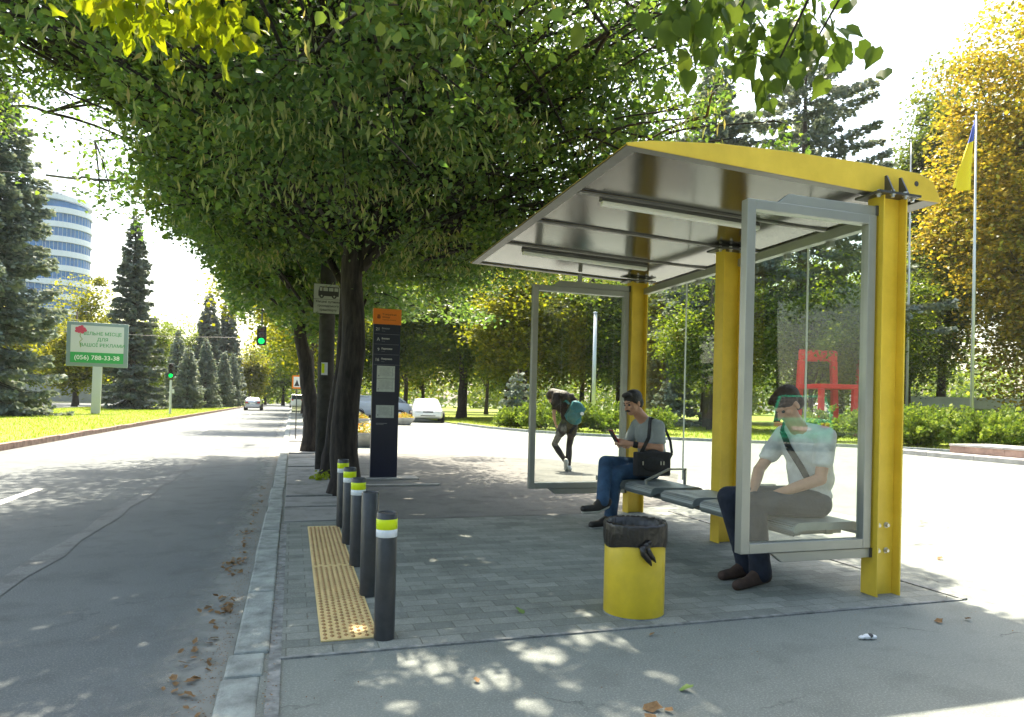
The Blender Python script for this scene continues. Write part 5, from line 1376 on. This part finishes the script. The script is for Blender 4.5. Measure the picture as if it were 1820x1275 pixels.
spots = [(-.33, 3.05), (-.36, 3.25), (-.30, 2.85), (-.40, 3.5), (-.32, 3.7), (-.33, 3.95), (-.31, 4.05), (-.40, 4.15), (-.29, 4.12), (-.32, 4.22), (-.34, 4.98), (-.30, 5.05), (-.31, 5.15), (-.38, 5.1), (-.36, 5.4), (-.30, 5.6), (-.33, 5.9), (-.32, 6.1),
         (-.30, 6.5), (-.35, 6.55), (-.31, 6.9), (-.33, 7.4), (-.31, 7.6), (-.34, 8.1), (-.30, 8.3), (-.32, 8.8), (-.33, 9.4), (-.31, 9.6), (-.30, 4.3), (-.35, 4.4), (-.31, 5.25), (-.33, 5.02), (-.29, 5.33), (-.37, 5.28), (-.33, 6.3), (-.42, 3.1), (-.37, 2.75), (-.31, 3.35)]
for (x, y) in spots:
    for _ in range(5):
        leafat(x+-abs(g.normal())*.035, y+g.normal()*.06, -.045+g.uniform(0, .015), g.uniform(.010, .022), "brown dry leaf among those drifted in the gutter by the kerb", "dry leaves drifted along the kerb")
for (x, y, s, lb) in ((1.33, 2.30, .035, "curled orange leaf on the pavement near the bottom edge"), (1.28, 2.22, .03, "flat orange-brown leaf at the bottom edge"), (1.38, 2.27, .02, "small brown leaf beside the curled orange one"), (3.42, 2.86, .03, "red-brown leaf right of the white litter scrap"),
                      (3.62, 2.85, .02, "pale brown leaf, rightmost on the shaded asphalt"), (4.9, 4.1, .03, "brown leaf on the sunlit plaza right of the post"), (-1.0, 2.9, .02, "single ochre leaf out on the road"), (1.75, 3.05, .02, "tiny brown leaf below the litter bin"), (.75, 2.72, .018, "small brown leaf in the sun patch at bottom"), (5.3, 5.4, .03, "second brown leaf on the sunlit plaza")):
    leafat(x, y, .012, s, lb, None)
for (x, y, lb) in ((1.55, 2.42, "small green leaf on the shaded asphalt"), (1.22, 3.55, "green leaf tuft on the block paving left of the bin")):
    o = leafat(x, y, .014, .03, lb, None); o.data = o.data.copy(); o.data.materials[0] = M['green_leaf']
lt = MB(); lt.sphere((0, 0, .012), (.028, .018, .014), 8, 5); lt.sphere((.03, -.008, .010), (.022, .015, .012), 7, 5); lt.sphere((-.03, .004, .010), (.02, .014, .010), 7, 5)
o = lt.build("litter_scrap", M['tape_w']); o.location = (2.80, 2.74, .003); tag(o, "crumpled black and white scrap of litter on the asphalt", "litter")
MB().sphere((.012, -.006, .018), (.016, .014, .012), 7, 5).build("dark_side", M['ink'], o)
# crumbs and leaf fragments in the gutter and joints
N = 5200; y = g.uniform(2.0, 16, N); x = -.25 - np.abs(g.normal(size=N))*.07
P = np.stack([x, y, -.052+g.uniform(0, .004, N)], 1)
N2 = 1800; P2 = np.stack([g.uniform(-.3, 3.9, N2), g.uniform(1.8, 9, N2), np.full(N2, .012)], 1)
P2 = P2[(P2[:, 0] > -.05) & ((np.sin(P2[:, 0]*7)+np.sin(P2[:, 1]*5)) > .3)]
N3 = 900; P3 = np.stack([-.065+g.normal(size=N3)*.012, g.uniform(1.8, 14, N3), np.full(N3, .014)], 1)
D = g.normal(size=(len(P)+len(P2)+len(P3), 3)); D[:, 2] *= .2
tag(foliage("leaf_crumbs", np.concatenate([P, P2, P3]), .0075, M['dead_leaf'], None, g, 'quad', D=D, flat=3), kind='stuff')
# grass blades on the median and lawn edges
N = 60000; y = 9 + 70*g.uniform(size=N)**1.6; x = g.uniform(-16, -5.75, N)
P = np.stack([x, y, np.full(N, .03)], 1); D = g.normal(size=(N, 3))*.45; D[:, 2] = 1
tag(foliage("median_grass", P, .07, M['blades'], None, g, 'blade', D=D, flat=.1), kind='stuff')
N = 26000; x = g.uniform(8.5, 30, N); y = g.uniform(12, 50, N)
ex = np.interp(y, [p[1] for p in edge[::-1]], [p[0] for p in edge[::-1]]); ok = x > ex+.12
P = np.stack([x, y, np.full(N, .04)], 1)[ok]; D = g.normal(size=(len(P), 3))*.45; D[:, 2] = 1
tag(foliage("lawn_grass", P, .09, M['blades'], None, g, 'blade', D=D, flat=.1), kind='stuff')
# weeds at the tree foot
P = np.array([.42, 10.0, .02]) + g.normal(size=(140, 3))*np.array([.08, .10, .05]); P[:, 2] = np.abs(P[:, 2])
tag(foliage("weed_tuft", P, .05, M['blades'], None, g, 'leaf'), "green weed tuft at the foot of the leaning lime", "weed")
# bare reddish twigs hanging in the crown
mb = MB()
for pts in ([(-.05, 5.0, 5.0), (.15, 5.0, 4.55), (.35, 5.0, 4.25), (.52, 5.0, 4.12)], [(-.2, 5.0, 4.9), (0.02, 5.0, 4.5), (.08, 5.0, 4.2), (.06, 5, 4.0)], [(.15, 5, 4.55), (.35, 5, 4.52), (.5, 5.0, 4.45), (.55, 5, 4.48)],
            [(.35, 5, 4.25), (.45, 5, 4.0), (.52, 5, 3.85), (.58, 5, 3.6)], [(.40, 5, 4.15), (.38, 5, 3.95), (.45, 5, 3.75)], [(.5, 5, 4.45), (.62, 5, 4.2), (.68, 5, 3.9)], [(.15, 5, 4.5), (-.02, 5, 4.1), (-.1, 5, 3.9)]):
    mb.tube(pts, [.012, .009, .007, .004][:len(pts)], 6)
tw_ = mb.build("dead_twigs", M['twig'], SC.objects['lime_tree'], smooth=True); tw_.location = (-TX, -TY, 0)

# ================================================================== PEOPLE
def body(name, mb, mat, parent, voxel=.008, smooth=4, off=(0, 0, 0)):
    me = mb.mesh(name+"_raw"); o = bpy.data.objects.new("raw", me); COL.objects.link(o)
    m = o.modifiers.new("r", 'REMESH'); m.mode = 'VOXEL'; m.voxel_size = voxel; m.use_smooth_shade = True
    s = o.modifiers.new("s", 'SMOOTH'); s.factor = .5; s.iterations = smooth
    dg = bpy.context.evaluated_depsgraph_get(); ev = o.evaluated_get(dg)
    nm = bpy.data.meshes.new_from_object(ev); bpy.data.objects.remove(o)
    nm.materials.clear(); nm.name = name
    r = link_mesh(name, nm, mat, parent, True)
    return r
def rotm(a, b):
    """rotation taking z to b-a"""
    return (Vector(b)-Vector(a)).to_track_quat('Z', 'Y').to_matrix()
def lerp(a, b, t): return tuple(a[i]+(b[i]-a[i])*t for i in range(3))
def limb(mb, a, b, ra, rb, mid=None):
    if mid: m_ = lerp(a, b, .38); mb.cone(a, m_, ra, mid); mb.cone(m_, b, mid, rb)
    else: mb.cone(a, b, ra, rb)
def head(mb, c, fwd, up, s=1.0):
    """head of height .235*s at centre c"""
    f = Vector(fwd).normalized(); u = Vector(up); u = (u - f*u.dot(f)).normalized(); l = u.cross(f)
    Rm = Matrix((l, f, u)).transposed()
    def P(x, y, z): return tuple(Vector(c) + (l*x + f*y + u*z)*s)
    mb.sphere(P(0, -.012, .035), (.074*s, .094*s, .084*s), 18, 14, Rm)
    mb.sphere(P(0, .028, -.035), (.058*s, .060*s, .078*s), 16, 12, Rm)
    mb.sphere(P(0, .052, -.088), (.030*s, .030*s, .024*s), 12, 8, Rm)      # chin
    mb.cone(P(0, .080, .005), P(0, .108, -.030), .010*s, .014*s)           # nose
    mb.sphere(P(0, .096, -.034), (.018*s, .013*s, .010*s), 8, 6, Rm)
    mb.sphere(P(0, .074, .022), (.050*s, .016*s, .011*s), 10, 6, Rm)      # brow
    mb.sphere(P(0, .078, -.062), (.026*s, .013*s, .011*s), 10, 6, Rm)     # lips
    for sx in (-1, 1):
        mb.sphere(P(sx*.046, .050, -.022), (.022*s, .022*s, .022*s), 8, 6, Rm)
        mb.sphere(P(sx*.077, -.012, -.008), (.010*s, .020*s, .032*s), 10, 8, Rm)  # ears
    return P, Rm
def hand(mb, wrist, knuck, palm_n, curl=1.0, s=1.0, thumb=1, fingers=True):
    """palm from wrist to knuckles; fingers curl towards palm_n"""
    w_ = Vector(wrist); k = Vector(knuck); d = (k-w_).normalized(); n = Vector(palm_n); n = (n - d*n.dot(d)).normalized(); side = d.cross(n)
    for q in (-1.2, -.4, .4, 1.2): mb.cone(w_ + side*q*.010*s, k + side*q*.019*s, .015*s, .0125*s, 8)
    lens = (.075, .085, .078, .060)
    for i, q in enumerate((1.5, .5, -.5, -1.5)):
        p = k + side*q*.019*s*thumb; L = lens[i]*s; a = 0.35*curl + .06*i
        for j, fr_ in enumerate((.45, .32, .25)):
            dv = d*math.cos(a) + n*math.sin(a); p2 = p + dv*L*fr_
            mb.cone(p, p2, (.0095-.0008*j)*s, (.0088-.0008*j)*s, 8); p = p2; a += .55*curl
    b = w_ + (k-w_)*.35 + side*.024*s*thumb; t1 = b + (d*.55+side*thumb*.65+n*.45).normalized()*.040*s; t2 = t1 + (d*.75+side*thumb*.1+n*.6).normalized()*.030*s
    mb.cone(b, t1, .013*s, .0105*s, 8); mb.cone(t1, t2, .0105*s, .009*s, 8)

# ---------- man with the phone
m1 = empty("person", (3.30, 5.98, 0), 0, "man in grey T-shirt and blue jeans sitting cross-legged reading a red phone", "person")
o1 = (3.30, 5.98, 0)
def L1(p): return (p[0]-o1[0], p[1]-o1[1], p[2]-o1[2])
J = {k: L1(v) for k, v in dict(pel=(3.37, 6.05, .545), waist=(3.42, 6.05, .70), chest=(3.385, 6.05, .885), ntop=(3.27, 6.05, 1.075), nbot=(3.345, 6.05, 1.0), shL=(3.385, 5.875, .965), shR=(3.345, 6.225, .965),
     elL=(3.365, 5.80, .755), elR=(3.26, 6.27, .76), wrL=(3.115, 5.90, .79), wrR=(3.08, 6.10, .79), hipL=(3.37, 5.955, .535), hipR=(3.37, 6.14, .54), knL=(2.965, 5.92, .505), knR=(2.885, 5.985, .605), anL=(2.90, 5.89, .085), anR=(2.775, 5.80, .265),
     toL=(2.70, 5.865, .035), toR=(2.575, 5.775, .20)).items()}
mb = MB()
head_c = L1((3.185, 6.03, 1.185))
P1, R1 = head(mb, head_c, (-.93, -.22, -.34), (-.34, -.05, .93), .98)
mb.cone(J['nbot'], J['ntop'], .062, .056); mb.cone(J['ntop'], lerp(J['ntop'], head_c, .55), .056, .052)
mb.cone(J['nbot'], J['shL'], .055, .055); mb.cone(J['nbot'], J['shR'], .055, .055)
mb.sphere(J['chest'], (.105, .165, .15), 18, 14); mb.sphere(J['waist'], (.11, .14, .13), 18, 14); mb.sphere(J['pel'], (.115, .155, .10), 18, 14)
mb.cone(lerp(J['waist'], J['pel'], .2), lerp(J['chest'], J['waist'], .1), .11, .12)
for s in 'LR':
    limb(mb, J['sh'+s], J['el'+s], .050, .037); limb(mb, J['el'+s], J['wr'+s], .040, .026, .038)
    limb(mb, J['hip'+s], J['kn'+s], .082, .056); limb(mb, J['kn'+s], J['an'+s], .055, .036, .056)
kL = L1((3.035, 5.945, .805)); kR = L1((3.01, 6.03, .805))
hand(mb, J['wrL'], kL, (0, 1, .15), 1.25, .95, thumb=1); hand(mb, J['wrR'], kR, (0, -1, .15), 1.25, .95, thumb=-1)
bd = body("body", mb, M['skin'], m1, .0065, 3)
# eyes looking down, brows, moustache
for sx in (-1, 1):
    mb = MB(); mb.sphere(P1(sx*.031, .073, .004), .011, 10, 8); mb.build("eye", M['ink'], m1, smooth=True)
mb = MB()
for sx in (-1, 1): mb.cone(P1(sx*.014, .090, .028), P1(sx*.050, .076, .030), .006, .004, 8)
mb.cone(P1(-.030, .086, -.056), P1(0, .100, -.046), .006, .011, 8); mb.cone(P1(.030, .086, -.056), P1(0, .100, -.046), .006, .011, 8)
body("moustache_and_brows", mb, M['hair'], m1, .004, 1)
mb = MB()
mb.sphere(P1(0, -.022, .052), (.083, .100, .082), 20, 14, R1); mb.sphere(P1(0, -.065, -.005), (.070, .052, .075), 16, 12, R1); mb.sphere(P1(0, .045, .100), (.060, .048, .028), 14, 10, R1)
for sx in (-1, 1): mb.sphere(P1(sx*.070, -.005, .035), (.014, .045, .045), 10, 8, R1)
g1 = random.Random(2)
for i in range(26):
    a = g1.uniform(-1.3, 1.3); b = g1.uniform(-.9, .9); mb.sphere(P1(.055*math.sin(a), .01-.085*b*.9, .105-.03*abs(a)+.012*g1.random()), (.016, .018, .014), 7, 5)
hr = body("hair", mb, M['hair'], m1, .0065, 2)
# shirt
mb = MB()
mb.sphere(J['chest'], (.125, .180, .165), 20, 14); mb.sphere(lerp(J['waist'], J['chest'], .35), (.13, .165, .14), 18, 14); mb.sphere(J['waist'], (.132, .160, .14), 18, 14); mb.sphere(lerp(J['pel'], J['waist'], .35), (.130, .168, .09), 18, 12)
mb.cone(L1((3.36, 6.05, .995)), J['shL'], .068, .066); mb.cone(L1((3.345, 6.05, .995)), J['shR'], .068, .066)
mb.cone(J['shL'], lerp(J['shL'], J['elL'], .62), .066, .062); mb.cone(J['shR'], lerp(J['shR'], J['elR'], .62), .066, .062)
mb.sphere(lerp(J['shL'], J['elL'], .70), (.068, .062, .030), 12, 8); mb.sphere(lerp(J['shR'], J['elR'], .70), (.068, .062, .030), 12, 8)
for i in range(7): # folds
    a = .25+.09*i; p = lerp(J['waist'], J['chest'], a); mb.cone((p[0]-.115+.01*i, -.10+.03*i, p[2]-.05), (p[0]-.075, -.15, p[2]+.02), .014, .008, 6)
shirt = body("t_shirt", mb, M['grey_shirt'], m1, .009, 5)
# jeans
mb = MB()
mb.sphere(J['pel'], (.135, .175, .095), 18, 12); mb.sphere(lerp(J['hipL'], J['knL'], .1), (.10, .09, .09), 14, 10); mb.sphere(lerp(J['hipR'], J['knR'], .1), (.10, .09, .09), 14, 10)
for s in 'LR':
    limb(mb, J['hip'+s], J['kn'+s], .098, .070); limb(mb, J['kn'+s], J['an'+s], .070, .060, .066)
    mb.cone(lerp(J['kn'+s], J['an'+s], .80), lerp(J['kn'+s], J['an'+s], .95), .062, .064)
    for i in range(4):
        p = lerp(J['kn'+s], J['an'+s], .15+.2*i); mb.sphere(p, (.070, .066, .018), 12, 6, Matrix.Rotation(.4*(-1)**i, 3, 'X'))
body("jeans", mb, M['jeans'], m1, .009, 4)
def shoe(parent, an, to, mat, sole=True, off=0, w_=.042, nm="shoe"):
    a = Vector(an); t = Vector(to); d = (t-a); d.z = d.z if abs(d.z) > .06 else 0; d.normalize(); heel = a - d*.055 + Vector((0, 0, -.035))
    mb = MB(); mb.cone(heel, a + d*.06 + Vector((0, 0, -.04)), .040, .040); mb.cone(a + d*.06 + Vector((0, 0, -.04)), t, .040, .034); mb.cone(a, heel+Vector((0, 0, .01)), .045, .042)
    mb.cone(a + d*.03, a + d*.10 + Vector((0, 0, -.03)), .040, .034)
    s = body(nm, mb, mat, parent, .007, 2)
    if sole:
        mb = MB(); q = Vector((0, 0, -.030)); mb.cone(heel+q, a + d*.06 + Vector((0, 0, -.04)) + q, .026, .028); mb.cone(a+d*.06+Vector((0, 0, -.04))+q, t + Vector((0, 0, -.022)), .028, .024)
        body("sole", mb, M['shoe_white'], s, .007, 1)
    return s
shoe(m1, J['anL'], J['toL'], M['shoe']); shoe(m1, J['anR'], J['toR'], M['shoe'])
mb = MB(); mb.cone(lerp(J['wrL'], J['elL'], .12), lerp(J['wrL'], J['elL'], .17), .034, .034); body("wristband", mb, M['black_cloth'], m1, .006, 1)
# phone and shoulder bag: held and worn things of their own
ph = MB().box(-.036, .036, -.005, .005, -.075, .075).build("phone", M['phone'], None, bevel=.006)
ph.location = (2.965, 5.985, .862); ph.rotation_euler = (R(35), 0, R(-82)); tag(ph, "red cased phone held by the man in grey", "phone")
MB().box(-.032, .032, -.0062, -.0052, -.068, .068).build("screen", M['ink'], ph)
bg_ = empty("shoulder_bag", (3.28, 5.79, .61), 0, "black shoulder bag resting at the hip of the man with the phone", "shoulder bag")
mb = MB(); mb.sphere((0, 0, .01), (.185, .06, .13), 18, 12); mb.box(-.185, .175, -.05, .045, -.115, .115); mb.sphere((.09, 0, -.03), (.10, .06, .09), 12, 8)
body("pouch", mb, M['black_cloth'], bg_, .009, 7)
mb = MB(); mb.sphere((-.01, -.045, .0), (.13, .03, .075), 14, 10); body("front_pocket", mb, M['black_cloth'], bg_, .009, 3)
for x in (-.14, .05, .08):
    MB().box(x-.005, x+.005, -.082, -.074, -.005, .03).build("buckle", M['steel'], bg_)
mb = MB(); q = [(-.15, -.02, .09), (-.10, -.06, .17), (-.01, -.045, .30), (.04, .06, .415), (.055, .10, .435)]
def strap(pts, wd=.017, th=.004):
    mb = MB()
    for a, b in zip(pts[:-1], pts[1:]):
        a, b = Vector(a), Vector(b); t = (b-a).normalized(); o_ = Vector((0, -1, .3)); s_ = t.cross(o_).normalized()*wd; n_ = t.cross(s_).normalized()*th
        mb.hexa([a-s_-n_, a+s_-n_, a+s_+n_, a-s_+n_, b-s_-n_, b+s_-n_, b+s_+n_, b-s_+n_])
    return mb
strap([(-.14, .0, .07), (-.105, -.035, .17), (-.055, -.02, .25), (-.02, .03, .33), (.015, .09, .39), (.05, .14, .432)]).build("strap", M['black_cloth'], bg_)
strap([(.05, .14, .432), (.11, .12, .41), (.165, .06, .34), (.19, .0, .22), (.20, -.02, .10), (.16, -.01, .02)], .012).build("strap", M['black_cloth'], bg_)

# ---------- man behind the near glass
m2 = empty("person", (3.25, 3.78, 0), 0, "man in pale T-shirt and dark jeans sitting bowed behind the near glass panel", "person")
o2 = (3.25, 3.78, 0)
def L2(p): return (p[0]-o2[0], p[1]-o2[1], p[2]-o2[2])
J = {k: L2(v) for k, v in dict(pel=(3.34, 3.80, .545), waist=(3.37, 3.80, .70), chest=(3.33, 3.80, .89), nbot=(3.27, 3.80, 1.02), ntop=(3.20, 3.80, 1.10), shL=(3.33, 3.625, .985), shR=(3.29, 3.975, .985),
     elL=(3.27, 3.60, .71), elR=(3.12, 4.02, .73), wrL=(3.00, 3.71, .60), wrR=(2.96, 3.87, .60), hipL=(3.33, 3.70, .535), hipR=(3.33, 3.90, .535), knL=(2.86, 3.72, .55), knR=(2.80, 3.92, .56), anL=(2.93, 3.74, .09), anR=(2.97, 3.93, .09), toL=(2.71, 3.68, .035), toR=(2.77, 3.92, .035)).items()}
mb = MB(); hc = L2((3.165, 3.80, 1.185))
P2, R2 = head(mb, hc, (-.76, 0, -.65), (-.65, 0, .76), .98)
mb.cone(J['nbot'], J['ntop'], .062, .056); mb.cone(J['ntop'], lerp(J['ntop'], hc, .5), .056, .052)
mb.cone(J['nbot'], J['shL'], .055, .055); mb.cone(J['nbot'], J['shR'], .055, .055)
mb.sphere(J['chest'], (.105, .165, .15), 18, 14); mb.sphere(J['waist'], (.11, .14, .13), 18, 14); mb.sphere(J['pel'], (.115, .155, .10), 18, 14); mb.cone(J['waist'], J['pel'], .11, .11)
for s in 'LR':
    limb(mb, J['sh'+s], J['el'+s], .050, .037); limb(mb, J['el'+s], J['wr'+s], .040, .026, .038)
    limb(mb, J['hip'+s], J['kn'+s], .082, .056); limb(mb, J['kn'+s], J['an'+s], .055, .036, .056)
hand(mb, J['wrL'], L2((2.925, 3.755, .565)), (0, .9, -.4), .9, .95, thumb=1); hand(mb, J['wrR'], L2((2.905, 3.83, .57)), (0, -.9, -.4), .9, .95, thumb=-1)
body("body", mb, M['skin'], m2, .0065, 3)
for sx in (-1, 1):
    mb = MB(); mb.sphere(P2(sx*.031, .073, .004), .011, 10, 8); mb.build("eye", M['ink'], m2, smooth=True)
mb = MB(); mb.sphere(P2(0, -.022, .050), (.083, .102, .082), 20, 14, R2); mb.sphere(P2(0, -.065, -.01), (.070, .052, .075), 16, 12, R2); mb.sphere(P2(0, .030, .098), (.056, .045, .026), 14, 10, R2)
for i in range(26):
    a = g1.uniform(-1.3, 1.3); b = g1.uniform(-.9, .9); mb.sphere(P2(.055*math.sin(a), .01-.085*b*.9, .102-.03*abs(a)+.012*g1.random()), (.016, .018, .014), 7, 5)
body("hair", mb, M['hair_red'], m2, .0065, 2)
mb = MB()
mb.sphere(J['chest'], (.128, .182, .165), 20, 14); mb.sphere(lerp(J['waist'], J['chest'], .35), (.135, .168, .14), 18, 14); mb.sphere(J['waist'], (.138, .165, .14), 18, 14); mb.sphere(lerp(J['pel'], J['waist'], .25), (.140, .175, .09), 18, 12)
mb.cone(L2((3.29, 3.80, 1.01)), J['shL'], .068, .067); mb.cone(L2((3.28, 3.80, 1.01)), J['shR'], .068, .067)
for s in 'LR': mb.cone(J['sh'+s], lerp(J['sh'+s], J['el'+s], .55), .067, .066); mb.sphere(lerp(J['sh'+s], J['el'+s], .62), (.070, .066, .03), 12, 8)
body("t_shirt", mb, M['pale_shirt'], m2, .009, 5)
mb = MB()
mb.sphere(J['pel'], (.138, .178, .095), 18, 12)
for s in 'LR':
    limb(mb, J['hip'+s], J['kn'+s], .100, .073); limb(mb, J['kn'+s], J['an'+s], .073, .066, .070)
    mb.cone(lerp(J['kn'+s], J['an'+s], .82), lerp(J['kn'+s], J['an'+s], .99), .068, .074)
    for i in range(4):
        p = lerp(J['kn'+s], J['an'+s], .15+.2*i); mb.sphere(p, (.074, .072, .018), 12, 6, Matrix.Rotation(.4*(-1)**i, 3, 'X'))
body("jeans", mb, M['dark_jeans'], m2, .009, 4)
shoe(m2, J['anL'], J['toL'], M['shoe_brown'], False); shoe(m2, J['anR'], J['toR'], M['shoe_brown'], False)
b2 = strap([L2(p) for p in ((3.22, 3.62, .66), (3.20, 3.70, .78), (3.175, 3.79, .90), (3.20, 3.88, 1.0), (3.27, 3.94, 1.055), (3.34, 3.94, 1.045), (3.44, 3.86, .95), (3.49, 3.76, .82))], .024).build("strap", M['black_cloth'], m2)

# ---------- woman walking away
m3 = empty("person", (4.58, 11.0, 0), 0, "woman in dark shorts leaning aside with a teal backpack, seen through the far glass", "person")
def L3(p): return (p[0]-4.58, p[1]-11.0, p[2])
J = {k: L3(v) for k, v in dict(pel=(4.60, 11.05, .83), waist=(4.57, 11.05, .98), chest=(4.53, 11.12, 1.13), nbot=(4.46, 11.18, 1.24), ntop=(4.41, 11.22, 1.27), shL=(4.37, 11.14, 1.16), shR=(4.68, 11.10, 1.27), elL=(4.33, 11.08, .98), wrL=(4.40, 11.18, .83), elR=(4.82, 11.03, 1.13), wrR=(4.70, 11.0, 1.02),
     hipL=(4.52, 11.05, .80), hipR=(4.68, 11.05, .80), knL=(4.40, 11.20, .46), knR=(4.61, 11.03, .43), anL=(4.54, 10.98, .16), anR=(4.61, 11.03, .07), toL=(4.56, 11.02, .04), toR=(4.62, 11.20, .03)).items()}
mb = MB(); hc = L3((4.37, 11.27, 1.29)); P3_, R3 = head(mb, hc, (-.5, .45, -.75), (-.6, .45, .66), .95)
mb.cone(J['nbot'], J['ntop'], .05, .045); mb.cone(J['ntop'], lerp(J['ntop'], hc, .5), .045, .045); mb.cone(J['nbot'], J['shL'], .045, .045); mb.cone(J['nbot'], J['shR'], .045, .045)
mb.sphere(J['chest'], (.14, .09, .13), 16, 12); mb.sphere(J['waist'], (.11, .085, .12), 16, 12); mb.sphere(J['pel'], (.145, .11, .10), 16, 12)
for s in 'LR':
    limb(mb, J['sh'+s], J['el'+s], .042, .030); limb(mb, J['el'+s], J['wr'+s], .031, .021, .030); limb(mb, J['hip'+s], J['kn'+s], .080, .048); limb(mb, J['kn'+s], J['an'+s], .048, .030, .052)
hand(mb, J['wrL'], L3((4.43, 11.21, .77)), (1, 0, 0), .5, .85, thumb=1); hand(mb, J['wrR'], L3((4.64, 10.99, .99)), (0, -1, 0), .8, .85, thumb=-1)
body("body", mb, M['skin'], m3, .008, 3)
mb = MB()
for s in 'LR': limb(mb, lerp(J['hip'+s], J['kn'+s], .35), J['kn'+s], .070, .052); limb(mb, J['kn'+s], J['an'+s], .052, .036, .056)
body("tights", mb, M['tights'], m3, .009, 3)
mb = MB(); mb.sphere(J['pel'], (.155, .120, .115), 16, 12)
for s in 'LR': mb.cone(J['hip'+s], lerp(J['hip'+s], J['kn'+s], .38), .092, .088)
body("shorts", mb, M['black_cloth'], m3, .009, 4)
mb = MB(); mb.sphere(J['chest'], (.155, .10, .14), 16, 12); mb.sphere(J['waist'], (.125, .098, .13), 16, 12); mb.cone(J['nbot'], J['shL'], .055, .055); mb.cone(J['nbot'], J['shR'], .055, .055)
for s in 'LR': mb.cone(J['sh'+s], lerp(J['sh'+s], J['el'+s], .4), .054, .05)
body("top", mb, M['pink'], m3, .009, 4)
mb = MB(); mb.sphere(P3_(0, -.02, .04), (.088, .105, .092), 16, 12, R3); mb.cone(P3_(0, -.05, .03), L3((4.52, 11.08, 1.30)), .10, .105); mb.cone(L3((4.52, 11.08, 1.30)), L3((4.64, 11.05, 1.31)), .10, .05)
for i in range(9):
    x = 4.30+.028*i; mb.cone(L3((x+.05, 11.10, 1.34)), L3((x-.04+.01*g1.random(), 11.05, 1.06+.10*g1.random())), .040, .014)
body("hair", mb, M['hair_brown'], m3, .009, 2)
shoe(m3, J['anL'], J['toL'], M['shoe_white'], False, w_=.03); shoe(m3, J['anR'], J['toR'], M['shoe_white'], False, w_=.03)
bp2 = empty("backpack", (4.66, 10.92, 1.03), R(-6), "teal backpack slung on the back of the bending woman", "backpack")
mb = MB(); mb.box(-.13, .13, -.06, .06, -.15, .15); mb.sphere((.02, 0, -.10), (.16, .09, .11), 14, 10); mb.sphere((-.02, 0, .12), (.12, .07, .08), 14, 10)
for v_i in range(len(mb.v)): 
    x, y, z = mb.v[v_i]; mb.v[v_i] = (x*math.cos(.5)-z*math.sin(.5)*-1, y, z*math.cos(.5)-x*math.sin(.5))
pk = body("pack", mb, M['teal'], bp2, .009, 7)
mb = MB(); mb.sphere((.10, -.085, -.02), (.035, .01, .03), 10, 6); mb.build("badge", M['tape_w'], bp2)
strap([(-.10, .0, .14), (-.16, .06, .20), (-.20, .14, .18)], .02).build("strap", M['teal'], bp2)

# ================================================================== HAZE
hz = bpy.data.materials.new("haze"); hz.use_nodes = True
t_ = hz.node_tree; t_.nodes.remove(t_.nodes["Principled BSDF"])
pv = t_.nodes.new("ShaderNodeVolumePrincipled"); pv.inputs["Color"].default_value = (.93, .96, 1.0, 1); pv.inputs["Density"].default_value = 0.00025
t_.links.new(pv.outputs[0], t_.nodes["Material Output"].inputs["Volume"])
tag(MB().box(-720, 920, -520, 1220, -1.2, 62).build("haze", hz), kind='stuff')
